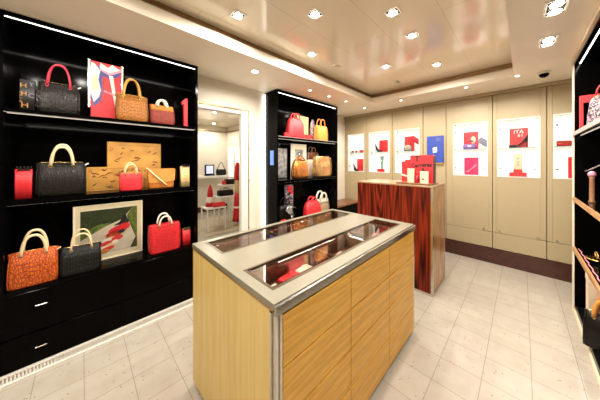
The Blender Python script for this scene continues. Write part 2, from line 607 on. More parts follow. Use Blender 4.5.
# the shop seen through the doorway
struct(MB().box(-.6, 3.35, 6.46, 6.56, 0, 2.55).build('wall_far', M['wall']))
struct(MB().box(-.7, -.6, 2.9, 6.56, 0, 2.55).build('wall_far_left', M['wall']))
wfr = struct(MB().box(3.2, 3.35, 2.9, 6.46, 0, 2.55).build('wall_far_right', M['wall']))
struct(MB().box(-.6, 3.2, 2.72, 6.46, 2.505, 2.56).build('ceiling_far', M['coffer']))
struct(MB().box(-.6, 3.2, 6.42, 6.46, 2.335, 2.365).build('trim_7', M['bronze']))
struct(MB().box(3.16, 3.2, 2.9, 6.42, 2.335, 2.365).build('trim_8', M['bronze']))
struct(MB().box(-.6, 3.2, 6.44, 6.459, .0, .15).build('baseboard_far', M['darkwood']))
for a, b in ((5.985, 6.36), (5.62, 5.935)):
    n = struct(MB().box(3.185, 3.199, a, b, .75, 1.89).build('niche_frame', M['white'], wfr))
    struct(MB().box(3.18, 3.1845, a + .03, b - .03, .79, 1.86).build('niche_back', M['backlit'], n))

# ---------------------------------------------------------------- black display cabinets
def strip(parent, x0, x1, y, z, power, ry=.35, mtl='led_dim'):
    o = MB().box(x0, x1, y - .004, y + .004, z - .003, z, M[mtl]).build('led_strip', None, parent, world=True)
    off = Vector((0, 0, 0)); p = parent
    while p is not None:
        off += p.location; p = p.parent
    light_area('shelf_light', Vector(((x0 + x1) / 2, y, z - .008)) - off, x1 - x0, .012, power * (x1 - x0), (ry, 0, 0), parent=parent)
    return o

VF = 2.37
c1 = empty('display_cabinet', (0, VF + .2, 0), 'long glossy black wall cabinet of lit shelves and drawers left of the doorway', 'cabinet')
bk = M['black']
MB().box(-1.55, .855, 2.755, 2.775, .04, 2.435).build('back_panel', bk, c1, world=True)
for u in (-1.55, -.385, .833):
    MB().box(u, u + .022, VF, 2.754, .585, 2.405).build('side_panel', bk, c1, world=True)
hd = MB().box(-1.55, .855, VF, 2.754, 2.406, 2.435).build('top_panel', bk, c1, world=True)
strip(hd, -.36, .83, VF + .012, 2.405, P_STRIP, mtl='led')
strip(hd, -1.5, -.39, VF + .012, 2.405, P_STRIP)
for z in (1.775, 1.155):
    for a, b in ((-.362, .832), (-1.527, -.386)):
        sh = MB().box(a, b, VF + .004, 2.754, z, z + (.03 if z > 1.5 else .04)).build('shelf', bk, c1, world=True)
        if z > 1.5:
            MB().box(a, b, VF - .001, VF + .0035, z, z + .0025).build('shelf_edge', M['greyedge'], sh, world=True)
        strip(sh, a + .01, b - .01, VF + .03, z, P_STRIP * (.75 if z > 1.5 else .7))
MB().box(-1.55, .855, VF, 2.754, .562, .584).build('countertop', bk, c1, world=True)
MB().box(-1.55, .855, VF + .02, 2.754, .045, .561).build('carcass', M['blackmatt'], c1, world=True)
for a, b in ((-1.53, -.645), (-.64, .236), (.241, .853)):
    for z0, z1 in ((.058, .268), (.276, .558)):
        d = MB().box(a, b, VF, VF + .0195, z0, z1, b=.002).build('drawer', M['gloss'], c1, world=True)
        if b < .3:
            MB().box((a + b) / 2 - .028, (a + b) / 2 + .028, VF - .010, VF - .0005, z1 - .108, z1 - .102, b=.002).build('handle', M['steel'], d, world=True)
pl = MB().box(-1.55, .853, VF + .002, VF + .03, .001, .054)
for i in range(150):
    x = -1.55 + i * .016
    pl.box(x, x + .008, VF - .014, VF + .002, .010, .044)
pl.box(-1.55, .853, VF - .030, VF + .002, .001, .008)
pl.box(-1.55, .853, VF - .016, VF + .002, .045, .054)
pl.build('plinth_grille', M['white'], c1, world=True)

c2 = empty('display_cabinet', (2.565, VF + .2, 0), 'smaller glossy black wall cabinet of lit shelves between doorway and corner', 'cabinet')
MB().box(1.87, 3.26, 2.755, 2.775, .04, 2.425).build('back_panel', bk, c2, world=True)
for u in (1.87, 3.235):
    MB().box(u, u + .022, VF - .04, 2.754, .545, 2.395).build('side_panel', bk, c2, world=True)
hd = MB().box(1.87, 3.258, VF - .04, 2.754, 2.396, 2.425).build('top_panel', bk, c2, world=True)
strip(hd, 1.90, 3.22, VF - .026, 2.395, P_STRIP * 1.2, mtl='led')
for z in (1.765, 1.155):
    sh = MB().box(1.893, 3.234, VF - .036, 2.754, z, z + .035).build('shelf', bk, c2, world=True)
    MB().box(1.893, 3.234, VF - .042, VF - .0365, z + .028, z + .034).build('shelf_edge', M['greyedge'] if z > 1.5 else M['blackmatt'], sh, world=True)
    strip(sh, 1.90, 3.22, VF - .01, z, P_STRIP * 1.1)
MB().box(1.87, 3.258, VF - .04, 2.754, .522, .544).build('countertop', bk, c2, world=True)
MB().box(1.87, 3.258, VF - .02, 2.754, .001, .521).build('carcass', M['blackmatt'], c2, world=True)
for a, b in ((1.872, 2.56), (2.565, 3.256)):
    for z0, z1 in ((.05, .268), (.276, .518)):
        MB().box(a, b, VF - .04, VF - .0205, z0, z1, b=.002).build('drawer', bk, c2, world=True)
MB().box(1.862, 1.8695, 2.40, 2.47, 1.40, 1.60).build('side_screen', M['screen'], c2, world=True)
ls = tag(MB().box(1.842, 1.860, 2.572, 2.598, .02, 2.40, b=.003).build('light_strip', M['led']), 'vertical white light strip along the left side of the smaller black cabinet', 'light')

VR = -.345
c3 = empty('display_cabinet', (1.9, -.6, 0), 'black shelf cabinet with pale edges at the right border of the view', 'cabinet')
MB().box(-1.4, 3.41, -.855, -.835, .04, 2.40).build('back_panel', bk, c3, world=True)
e = MB().box(3.385, 3.41, -.834, VR - .012, .04, 2.40).build('end_panel', bk, c3, world=True)
MB().box(3.380, 3.415, VR - .0115, VR, .002, 2.40).build('panel_edge', M['paleedge'], e, world=True)
MB().box(-1.4, -1.375, -.834, VR, .04, 2.40).build('end_panel', bk, c3, world=True)
h = MB().box(-1.4, 3.41, -.834, VR - .012, 2.385, 2.40).build('top_panel', bk, c3, world=True)
MB().box(-1.4, 3.415, VR - .0115, VR + .004, 2.40, 2.438).build('top_trim', M['paleedge'], c3, world=True)
strip(h, -1.3, 3.37, VR - .045, 2.384, P_STRIP * .8, -.35, 'led')
for z, mm in ((1.70, M['greyedge']), (1.075, M['nosing']), (.60, M['nosing'])):
    s_ = MB().box(-1.374, 3.384, -.834, VR - .016, z, z + .028).build('shelf', bk, c3, world=True)
    MB().box(-1.374, 3.384, VR - .0155, VR, z - .004, z + .03).build('shelf_nosing', mm, s_, world=True)
    strip(s_, -1.3, 3.37, VR - .05, z - .001, P_STRIP * .5, -.35)
MB().box(-1.4, 3.41, -.834, VR - .02, .002, .06).build('plinth', M['blackmatt'], c3, world=True)
MB().box(-1.4, 3.415, VR - .0195, VR - .004, .002, .02).build('plinth_trim', M['paleedge'], c3, world=True)

# ---------------------------------------------------------------- oak display counter in front
I0, I1, J0, J1 = .51, 2.01, .64, 1.512
ic = empty('display_counter', ((I0 + I1) / 2, (J0 + J1) / 2, 0), 'large honey oak display counter with stone top and two long glass inserts', 'counter')
b_ = MB()
b_.box(I0 + .004, I0 + .024, J0 + .045, J1 - .004, .03, .892)
b_.box(I0 + .024, I1 - .004, J1 - .024, J1 - .004, .03, .892)
b_.box(I1 - .024, I1 - .004, J0 + .03, J1 - .024, .03, .892)
b_.build('side_panels', M['oak_end'], ic, world=True)
MB().box(I0 + .03, I1 - .03, J0 + .022, J1 - .03, .03, .74).build('carcass', M['blackmatt'], ic, world=True)
MB().box(I0 + .03, I1 - .02, J0 + .03, J1 - .02, .001, .0295).build('plinth', M['darkwood'], ic, world=True)
cp = MB().box(I0 + .012, I0 + .034, J0 + .012, J0 + .044, .03, .872)
cp.box(I0 + .002, I0 + .0125, J0 + .034, J0 + .044, .03, .872, b=.002)
cp.box(I0 + .002, I0 + .012, J0 + .002, J0 + .020, .03, .872, b=.002)
cp.box(I0 + .024, I0 + .034, J0 + .002, J0 + .0115, .03, .872, b=.002)
cp.build('corner_post', M['steel'], ic, world=True)
MB().box(I1 - .022, I1 - .004, J0 + .004, J0 + .0295, .03, .872).build('corner_post', M['steel'], ic, world=True)
for a, b in ((.546, 1.018), (1.024, 1.504), (1.510, 1.984)):
    for k in range(4):
        z = .035 + k * .2085
        MB().box(a, b, J0 + .002, J0 + .021, z, z + .2000, b=.0012).build('drawer', M['oak'], ic, world=True)
e = MB()
e.box(I0 - .002, I1 + .002, J0 - .003, J0 + .012, .874, .911, b=.002)
e.build('edge_trim', M['edgesteel'], ic, world=True)
W1, W2 = (.562, 1.935, .728, .965), (.575, 1.955, 1.222, 1.470)
t = MB()
zt0, zt1 = .893, .915
for q in ((I0, W1[0], J0 + .0125, J1), (1.955, I1, J0 + .0125, J1), (W1[0], 1.955, J0 + .0125, W1[2]), (W1[0], 1.955, W1[3], W2[2]), (W1[0], 1.955, W2[3], J1),
          (W1[1], 1.955, W1[2], W1[3]), (W1[0], W2[0], W2[2], W2[3])):
    t.box(*q, zt0, zt1)
t.build('stone_top', M['stone'], ic, world=True)
MB().box(I0 + .0005, I0 + .0035, J0 + .02, J1 - .01, .882, .8925).build('shadow_line', M['bronze'], ic, world=True)
for W in (W1, W2):
    a, b, c, d = W
    tr = MB()
    zf = .785
    tr.box(a - .02, b + .02, c - .02, d + .02, zf - .01, zf)
    for q in ((a - .02, a, c - .02, d + .02), (b, b + .02, c - .02, d + .02), (a, b, c - .02, c), (a, b, d, d + .02)):
        tr.box(*q, zf, .892)
    ty = tr.build('tray', M['traylining'], ic, world=True)
    for x in (1.03, 1.475):
        MB().box(x - .012, x + .012, c + .001, d - .001, zf + .001, .885).build('divider', M['traylining'], ty, world=True)
    light_area('tray_lamp', ((a + b) / 2 - (I0 + I1) / 2, d - .006 - (J0 + J1) / 2, .885), b - a - .1, .008, 1.3, (-.5, 0, 0), parent=ic)  # added fill so the tray contents show through the glass, source unseen
    fr = MB()
    for q in ((a + .0005, a + .014, c + .0005, d - .0005), (b - .014, b - .0005, c + .0005, d - .0005), (a + .014, b - .014, c + .0005, c + .014), (a + .014, b - .014, d - .014, d - .0005)):
        fr.box(*q, .896, .9165)
    for q in ((a + .014, b - .014, c + .026, c + .031), (a + .014, b - .014, d - .031, d - .026)):
        fr.box(*q, .898, .909)
    for x in (1.03, 1.475):
        fr.box(x - .010, x + .010, c + .031, d - .031, .896, .909)
    gf = fr.build('glass_frame', M['darkbronze'], ic, world=True)
    MB().box(a + .0145, b - .0145, c + .0145, d - .0145, .910, .914).build('glass_pane', M['topglass'], gf, world=True)

# ---------------------------------------------------------------- rosewood counter
rc = empty('cash_counter', (2.92, 1.12, 0), 'tall dark red rosewood counter with steel edges behind the oak counter', 'counter')
P0, P1, Q0, Q1, HH = 2.654, 3.185, .667, 1.575, 1.165
MB().box(P0 + .004, P0 + .03, Q0 + .022, Q1 - .004, .03, HH).build('front_panel', M['rose'], rc, world=True)
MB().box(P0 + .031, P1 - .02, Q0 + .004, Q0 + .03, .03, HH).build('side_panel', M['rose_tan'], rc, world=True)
MB().box(P0 + .031, P1 - .03, Q0 + .031, Q1 - .004, .03, HH).build('carcass', M['rose'], rc, world=True)
st = MB()
st.box(P0, P0 + .03, Q0, Q0 + .0215, .001, HH)
st.box(P1 - .0195, P1, Q0, Q0 + .03, .001, HH)
st.box(P0 + .03, P1 - .0195, Q0, Q0 + .03, .001, .028)
st.box(P0, P0 + .03, Q0 + .0215, Q1, .001, .028)
st.build('corner_trim', M['steel'], rc, world=True)
MB().box(P0 + .002, P1 - .002, Q0 + .002, Q1 - .002, HH + .0005, HH + .02, b=.003).build('top', M['tantop'], rc, world=True)
MB().box(P0 + .02, P0 + .34, Q0 + .03, Q0 + .40, HH + .021, HH + .042, b=.003).build('riser', M['walnut'], rc, world=True)

# ---------------------------------------------------------------- lamps in the ceiling
def square_light(x, y, z, label, power, group, s=.052, twin=False):
    t = empty('downlight', (x, y, z), label, 'ceiling light', group)
    f = MB()
    L = s * (1.9 if twin else 1)
    for q in ((-L, L, -s, -s + .012), (-L, L, s - .012, s), (-L, -L + .012, -s + .012, s - .012), (L - .012, L, -s + .012, s - .012)):
        f.box(*q, -.006, -.0005)
    f.build('trim', M['white'], t)
    MB().box(-L + .013, L - .013, -s + .013, s - .013, -.003, -.0005).build('recess', M['blackmatt'], t)
    for dx in ((-.05, .05) if twin else (0,)):
        MB().lathe([(.036, -.0032), (.036, -.006), (.032, -.0072)], 20, (dx, 0, 0)).build('reflector', M['chrome'], t)
        MB().lathe([(.031, -.0075), (.030, -.0125), (.014, -.016)], 16, (dx, 0, 0)).build('bulb', M['bulb'], t)
    light_spot('downlight_lamp', (0, 0, -.03), power, t, 176, .035, blend=.35)
    return t

def round_light(x, y, z, label, power, group, r=.03, mtl='bulb_dim'):
    t = empty('downlight', (x, y, z), label, 'ceiling light', group)
    MB().lathe([(r, -.0005), (r, -.005), (r * .8, -.006)], 24).build('trim', M['white'], t)
    MB().lathe([(r * .75, -.0065), (r * .72, -.0085), (r * .3, -.010)], 20).build('bulb', M[mtl], t)
    light_spot('downlight_lamp', (0, 0, -.03), power, t, 172, .03)
    return t

GC, GS = 'square downlights in the raised ceiling', 'downlights in the lower ceiling rim'
for x, y, lb in (
        (.87, 1.569, 'square downlight in the raised ceiling, leftmost and nearest the long black cabinet'),
        (1.29, 1.136, 'square downlight in the raised ceiling, middle of the top three'),
        (1.70, .70, 'square downlight in the raised ceiling, right one of the top three'),
        (2.131, .704, 'square downlight in the raised ceiling, second from the right end, below the top row'),
        (2.974, .706, 'square downlight in the raised ceiling, farthest and closest to the back wall'),
        (1.748, 1.581, 'square downlight in the raised ceiling, above the gap before the smaller black cabinet'),
        (2.60, 1.153, 'small square downlight in the middle of the far half of the raised ceiling')):
    square_light(x, y, 2.60, lb, P_COFFER, GC)
for x, y in ((.43, .70), (.0, 1.136), (-.45, 1.569), (-.45, .70)):
    square_light(x, y, 2.60, 'square downlight in the raised ceiling above and behind the viewer', P_COFFER, 'downlights overhead out of view')
square_light(2.157, -.153, 2.44, 'double downlight in the lower ceiling rim, nearer one at the top right', P_SLAB, GS, twin=True)
square_light(2.72, -.150, 2.44, 'double downlight in the lower ceiling rim, farther one beside the right cabinet', P_SLAB, GS, twin=True)
for x in (1.59, 1.03, .3, -.5):
    square_light(x, -.15, 2.44, 'double downlight in the lower ceiling rim beside the viewer', P_SLAB, 'rim downlights out of view', twin=True)
round_light(1.344, 2.056, 2.44, 'round white downlight in front of the doorway', P_SLAB, GS, .05)
for x, y, lb in ((2.243, 2.066, 'small round downlight above the left end of the smaller black cabinet'),
                 (2.652, 2.053, 'small round downlight above the middle of the smaller black cabinet'),
                 (3.069, 2.027, 'small round downlight above the right end of the smaller black cabinet'),
                 (3.648, 1.371, 'small round downlight in the ceiling rim above the rosewood counter'),
                 (3.625, .524, 'small round downlight in the ceiling rim before the blue poster'),
                 (3.561, .037, 'small round downlight in the ceiling rim near the black dome')):
    round_light(x, y, 2.44, lb, P_SLAB * .8, GS, .026)
round_light(3.70, 2.05, 2.44, 'small round downlight in the ceiling corner beyond the smaller black cabinet', P_SLAB * .8, GS, .026)
t = empty('dome_camera', (3.63, -.171, 2.44), 'black dome security camera in the ceiling at the top right corner', 'camera')
MB().lathe([(.050, -.0005), (.050, -.016), (.044, -.022)], 24).build('base', M['white'], t)
MB().lathe([(.040, -.0225), (.039, -.036), (.030, -.052), (.014, -.060)], 24).build('dome', M['black'], t)
tag(MB().lathe([(.060, -.0005), (.060, -.004), (.050, -.006)], 28).build('ceiling_speaker', M['coffer']), 'round flush cream speaker in the raised ceiling', 'speaker').location = (2.192, 1.597, 2.60)
t = empty('air_vent', (3.231, 1.256, 2.60), 'small grey slotted vent in the raised ceiling near the back corner', 'vent')
MB().box(-.05, .05, -.02, .02, -.004, -.0005).build('plate', M['steel'], t)
MB().box(-.042, .042, -.004, .004, -.006, -.0042).build('slot', M['blackmatt'], t)

GN = 'downlights of the next shop'
for x, y, lb in ((1.996, 4.616, 'bright round downlight seen through the doorway, upper one'), (2.589, 6.0, 'bright round downlight seen through the doorway, lower one by the far wall'), (.8, 4.2, 'round downlight of the next shop hidden left of the doorway'), (1.2, 5.6, 'round downlight of the next shop deep behind the long cabinet')):
    round_light(x, y, 2.505, lb, P_NEXT, GN, .05, 'bulb')

# ---------------------------------------------------------------- bags and boxes: builders
def lerp_levels(L, z):
    for a, b in zip(L, L[1:]):
        if z <= b[0]:
            f = (z - a[0]) / max(1e-6, b[0] - a[0])
            return tuple(a[i] + (b[i] - a[i]) * f for i in range(4))
    return L[-1][:4]

BOSTON = [(0, .470, .44, 5), (.015, .488, .485, 6), (.05, .497, .50, 7), (.25, .5, .50, 7), (.5, .497, .46, 7), (.7, .49, .385, 6), (.85, .478, .27, 6), (.94, .465, .17, 5), (.985, .455, .09, 5), (1, .45, .045, 5)]
TOTE = [(0, .455, .44, 5), (.02, .475, .49, 6), (.06, .485, .50, 7), (.35, .495, .47, 7), (.7, .5, .40, 7), (.95, .488, .31, 7), (1, .478, .28, 7)]
SLOUCH = [(0, .42, .40, 4), (.03, .47, .48, 4), (.15, .50, .50, 3.5), (.4, .50, .48, 3.2), (.65, .475, .41, 3.2), (.82, .43, .32, 3.2), (.92, .38, .22, 3), (.97, .30, .15, 3), (1, .2, .08, 3)]

def arch(x0, x1, y, z0, z1, n=18, lean=0, square=2.6):
    pts = []
    cx, hw = (x0 + x1) / 2, (x1 - x0) / 2
    for i in range(n + 1):
        t = PI * i / n
        c, s_ = math.cos(t), math.sin(t)
        px = -math.copysign(abs(c) ** (2 / square), c) * hw * (1 if abs(c) < .999 else 1)
        pz = s_ ** (2 / square)
        pts.append((cx + px * (.86 + .14 * (1 - pz)), y + lean * pz, z0 + (z1 - z0) * pz))
    return pts

def bag(name, label, cat, loc, w, d, h, body, handle, hz, hs=.46, group='handbags on the shelves', shape=BOSTON, letters=None, rows=4, lettermat=None,
        rz=0, noise=0, hr=.0062, zip_=True, tabs=True, charm=None, seed=1, lean=.012, hx=0, stitch=None, both=True, toplid=None):
    t = empty(name, loc, label, cat, group, rz)
    L = [(z * h, a * w, b * d, e) for z, a, b, e in shape]
    o = MB().loft(L, 48, None, noise, seed=seed)
    bo = o.build('body', body, t)
    depth = lambda z: lerp_levels(L, z)[2]
    half = lambda z: lerp_levels(L, z)[1]
    if toplid:
        k = [q for q in L if q[0] >= .62 * h]
        MB().loft([(k[0][0], k[0][1] * 1.012, k[0][2] * 1.03, k[0][3])] + [(z, a * 1.012, b * 1.03 + .001, e) for z, a, b, e in k[1:]] + [(h + .002, k[-1][1], k[-1][2], 5)], 48, None, noise, seed=seed).build('top_section', toplid, t)
    if letters:
        m = MB()
        rh = .64 * h / rows
        for r in range(rows):
            zc = .12 * h + rh * (r + .5)
            m.text(letters, rh * 1.05, lambda x, y, zc=zc: (x * min(1, .9 * w / (rh * .62 * len(letters))) , -depth(min(max(zc + y, 0), h)) - .0012, zc + y))
        m.build('tooled_letters', lettermat or M['ink'], bo)
    if zip_:
        zz = h + .0005
        MB().tube([(-half(h) * .98, 0, zz - .004), (-half(h) * .9, 0, zz), (half(h) * .9, 0, zz), (half(h) * .98, 0, zz - .004)], .0026, 6).build('zipper', M['gold'], t)
    if tabs:
        for sgn in (-1, 1):
            MB().box(sgn * .478 * w - .006, sgn * .478 * w + .006, -.007, .007, h * .86, h * .985, b=.003).build('end_tab', body, t)
    # piping down both ends of the body
    for sgn in (-1, 1):
        if shape is SLOUCH:
            break
        pp = MB().tube([(sgn * half(z * h) * .965, -depth(z * h) * .97 - .0004, z * h) for z in (.03, .2, .4, .6, .75, .87, .95)], .0024, 6)
        pp.build('piping', stitch or body, t)
    if hz:
        zb = h * (.86 if shape is BOSTON else .93)
        for sgn in ((-1, 1) if both else (-1,)):
            y = sgn * (depth(zb) + .003)
            a = arch(hx - hs * w / 2, hx + hs * w / 2, y, zb + .012, h + hz * (.84 if sgn < 0 else 1), 20, (-.5 * lean if sgn < 0 else -depth(zb) * .3))
            hd_ = MB().tube(a, hr, 10).build('handle', handle, t)
            for ex in (a[0], a[-1]):
                rg = MB()
                q = [(ex[0] + .0085 * math.cos(k * PI / 5), y - sgn * 0 + sgn * .001, zb + .006 + .0085 * math.sin(k * PI / 5)) for k in range(10)]
                rg.tube(q, .0020, 6, closed=True)
                rg.box(ex[0] - .006, ex[0] + .006, min(y, y - sgn * .004), max(y, y - sgn * .004), zb - .022, zb, b=.002)
                rg.build('handle_ring', M['gold'] if handle is not M['pinkred'] else handle, hd_)
    if charm:
        MB().prism([(w * .46, h * .93), (w * .47, h * .90), (w * .555, h * .95), (w * .545, h * .985)], -d * .2, -d * .2 + .004).build('price_tag', charm, t)
    return t

def gift_bag(label, loc, w, d, h, m, bow, lines=None, inkm=None, rz=0, group='paper gift bags', name='gift_bag', lsize=.016):
    t = empty(name, loc, label, 'gift bag', group, rz)
    b = MB()
    b.loft([(0, w * .49, d * .5, 14), (h * .5, w * .5, d * .42, 14), (h, w * .5, d * .30, 14)], 48)
    bo = b.build('bag_body', m, t)
    if bow:
        r = MB()
        for k in range(5):
            a = -1.1 + k * .55
            x = -w * .3 + k * w * .15
            pts = [(x, -d * .3, h - .004)]
            for i in range(1, 7):
                q = i / 6 * PI
                pts.append((x + math.sin(q) * .012 * math.sin(a) + .006 * i / 6, -d * .3 - .006 * math.sin(q), h - .004 + .026 * math.sin(q)))
            r.tube(pts, .0028, 6, flat=.6)
        r.tube([(-w * .4, -d * .30 - .003, h * .955), (w * .42, -d * .30 - .003, h * .97)], .0026, 6)
        r.build('ribbon_bow', bow, t)
    if lines:
        m2 = MB()
        for k, tx in enumerate(lines):
            zc = h * .82 - k * h * .74 / len(lines)
            m2.text(tx, lsize, lambda x, y, zc=zc: (x, -d * (.42 + .08 * (1 - (zc + y) / h)) - .004, zc + y))
        m2.build('printed_text', inkm or M['crimson'], bo)
    return t

def flat_art(o_mb, w, h, y, shapes):
    """printed shapes: (material, [(x, z) in 0..1 ...]) laid a hair in front of one another"""
    for k, (mm, poly) in enumerate(shapes):
        yy = y - .0004 * (k + 1)
        pts = [(-w / 2 + px * w, yy, pz * h) for px, pz in poly]
        o_mb.add(pts, [tuple(range(len(pts)))], mm)

def ell(cx, cz, rx, rz_, n=14, rot=0):
    return [(cx + rx * math.cos(2 * PI * i / n) * math.cos(rot) - rz_ * math.sin(2 * PI * i / n) * math.sin(rot), cz + rx * math.cos(2 * PI * i / n) * math.sin(rot) + rz_ * math.sin(2 * PI * i / n) * math.cos(rot)) for i in range(n)]

def lean(o, deg):
    o.rotation_euler = (math.radians(-deg), 0, o.rotation_euler[2])
    return o

# ---------------------------------------------------------------- long black cabinet: top shelf (z 1.805)
Z1, Z2, Z3 = 1.8055, 1.1955, .5845
S1, S2, S3 = 'goods on the top shelf of the long black cabinet', 'goods on the middle shelf of the long black cabinet', 'goods on the lower ledge of the long black cabinet'
bag('handbag', 'black tooled leather handbag with two pinkish red handles on the top shelf', 'handbag', (-.122, 2.475, Z1), .212, .115, .235, M['blackl'], M['pinkred'], .150, .56, S1, letters='CHCHCHCH', rows=4, lettermat=M['tool'], charm=M['paper'], lean=.012, hr=.0058)
gift_bag('black gift bag with pale letters left of the pink-handled handbag', (-.272, 2.455, Z1), .070, .05, .215, M['ink'], None, None, group=S1)
gb = bpy.data.objects['gift_bag']
tx = MB()
for s_, x, z, sz in (('C', .018, .105, .045), ('Y', .020, .185, .035)):
    tx.text(s_, sz, lambda a, b, x=x, z=z: (x + a, -.0265, z + b))
tx.build('printed_letters', M['slate'], gb.children[0])
tx = MB()
for s_, x, z, sz in (('H', -.016, .17, .045), ('H', -.014, .115, .04), ('H', -.010, .035, .05)):
    tx.text(s_, sz, lambda a, b, x=x, z=z: (x + a, -.0265, z + b))
for k in range(4):
    tx.text('CH', .016, lambda a, b, k=k: (-.027 + a * .6, -.0267, .06 + k * .02 + b))
tx.build('printed_letters', M['ochre'], gb.children[0])

po = empty('poster', (.152, 2.56, Z1), 'red poster board with white and violet swirls between two handbags, top shelf', 'picture', S1)
MB().box(-.100, .100, 0, .014, 0, .50, b=.002).build('board', M['red'], po)
for sg in (-1, 1):
    MB().box(min(sg * .100, sg * .118), max(sg * .100, sg * .118), .002, .016, .10, .51, b=.002).build('frame_post', M['steel'], po)
pr = MB()
flat_art(pr, .20, .50, -.0004, [
    (M['navy'], [(0, .38), (.12, .22), (.34, .36), (.46, .52), (.36, .70), (.44, .82), (.30, .93), (0, .95)]),
    (M['paper'], [(0, .45), (.10, .30), (.26, .40), (.32, .52), (.24, .70), (.30, .86), (.12, .96), (0, .97)]),
    (M['mount'], ell(.13, .62, .11, .14)),
    (M['navy'], [(.30, .80), (.62, .74), (.9, .80), (1, .88), (1, .95), (.6, .84), (.34, .92)]),
    (M['pinkp'], [(.30, .86), (.60, .80), (1, .90), (1, .96), (.6, .90), (.30, .96)]),
    (M['paper'], [(.28, .90), (.58, .84), (.95, .93), (.7, 1.0), (.55, .93), (.30, .99)]),
    (M['paper'], [(.58, .80), (.72, .80), (.84, .40), (.80, .20), (.74, .38)]),
    (M['pinkp'], [(.40, .50), (.96, .44), (.98, .46), (.42, .53)]),
    (M['crimson'], [(.30, .30), (.36, .28), (.42, .70), (.38, .70)])])
pr.build('print', None, po)
bag('handbag', 'ochre tooled leather handbag with two amber handles on the top shelf', 'handbag', (.316, 2.45, Z1), .228, .11, .235, M['tanl'], M['amber'], .150, .52, S1, letters='CHCHCHCH', rows=5, lettermat=M['caramel'], hr=.0066)
bag('handbag', 'small rust suede handbag with amber top and ivory handle, top shelf', 'handbag', (.549, 2.46, Z1), .204, .11, .185, M['suede'], M['ivory'], .055, .40, S1, hr=.010, toplid=M['suedetop'], lean=.0)
o = MB()
o.prism([(-.018, 0), (.018, 0), (.018, .30), (.002, .30), (-.036, .262), (-.036, .228), (-.018, .236)], -.018, .018)
nm = tag(o.build('numeral_sign', M['red'], bevel=.002), 'red standing numeral one at the right end of the top shelf', 'sign', S1)
nm.location = (.765, 2.47, Z1)

# middle shelf (z 1.195)
gift_bag('red gift bag with a black bow at the left end of the middle shelf', (-.288, 2.45, Z2), .076, .05, .200, M['red'], M['ink'], ['CH CH', 'HC HC', 'CH CH', 'HC HC', 'CH CH', 'HC HC', 'CH CH'], group=S2)
bag('handbag', 'large black tooled leather handbag with tan handles on the middle shelf', 'handbag', (-.106, 2.475, Z2), .262, .13, .248, M['blackl'], M['cream'], .135, .44, S2, letters='CHCHCHCHCH', rows=6, lettermat=M['tool'], charm=M['paper'], hr=.0085)
def ochre_board(label, loc, w, h, d, seed):
    t = empty('art_box', loc, label, 'box', S2)
    MB().box(-w / 2, w / 2, 0, d, 0, h, b=.002).build('box', M['ochre'], t)
    r = random.Random(seed)
    k = MB()
    for i in range(34):
        x, z = r.uniform(-w * .44, w * .36), r.uniform(h * .12, h * .88)
        L_ = r.uniform(.02, .06)
        k.tube([(x + L_ * q / 4, -.0004, z + math.sin(q * 1.1 + i) * .008 + q * .002) for q in range(5)], [.0014, .0036, .0056, .0034, .0010], 5)
    for z in (.08, .93):
        k.tube([(-w * .47, -.0003, h * z), (w * .47, -.0003, h * z)], .0008, 5)
    k.tube([(-w * .46, -.0003, h * .80), (-w * .44, -.0003, h * .90), (-w * .41, -.0003, h * .86), (-w * .43, -.0003, h * .80)], .002, 5)
    k.build('brush_drawing', M['ochredark'], t)
    return t
ochre_board('low wide ochre box with brushed drawings right of the large black handbag', (.225, 2.565, Z2), .40, .205, .055, 3)
ochre_board('tall ochre box with brushed drawings standing behind the low one', (.372, 2.640, Z2), .42, .435, .05, 8)
bag('handbag', 'small scarlet handbag with two ivory handles in front of the ochre boxes', 'handbag', (.308, 2.445, Z2), .160, .08, .150, M['redbright'], M['cream'], .092, .54, S2, letters='CHCHCH', rows=3, lettermat=M['crimson'], hr=.0055, shape=TOTE)
t = empty('shoulder_bag', (.545, 2.47, Z2), 'tan flap shoulder bag with a cream strap across its front', 'handbag', S2)
MB().loft([(0, .098, .035, 6), (.01, .104, .04, 7), (.16, .112, .036, 7), (.178, .112, .028, 6), (.186, .108, .018, 6)], 44).build('body', M['caramel'], t)
MB().prism([(-.112, .182), (-.108, .062), (-.09, .052), (.09, .062), (.108, .072), (.113, .182)], -.0465, -.0415).build('flap', M['tanp'], t)
MB().tube([(-.118, -.02, .196), (-.112, -.052, .186), (-.06, -.056, .125), (-.005, -.056, .07), (.035, -.058, .030), (.02, -.052, .024)], .0085, 8, flat=.35).build('strap', M['cream'], t)
MB().tube([(.112, 0, .176), (.135, .0, .150), (.140, .005, .09), (.128, .01, .05)], .005, 8).build('side_strap', M['blackp'], t)
gift_bag('pale gold gift bag with a black bow at the right end of the middle shelf', (.757, 2.46, Z2), .082, .05, .205, M['goldcard'], M['ink'], ['C H', 'H C', 'C H', 'H C', 'C H'], M['ochredark'], group=S2)

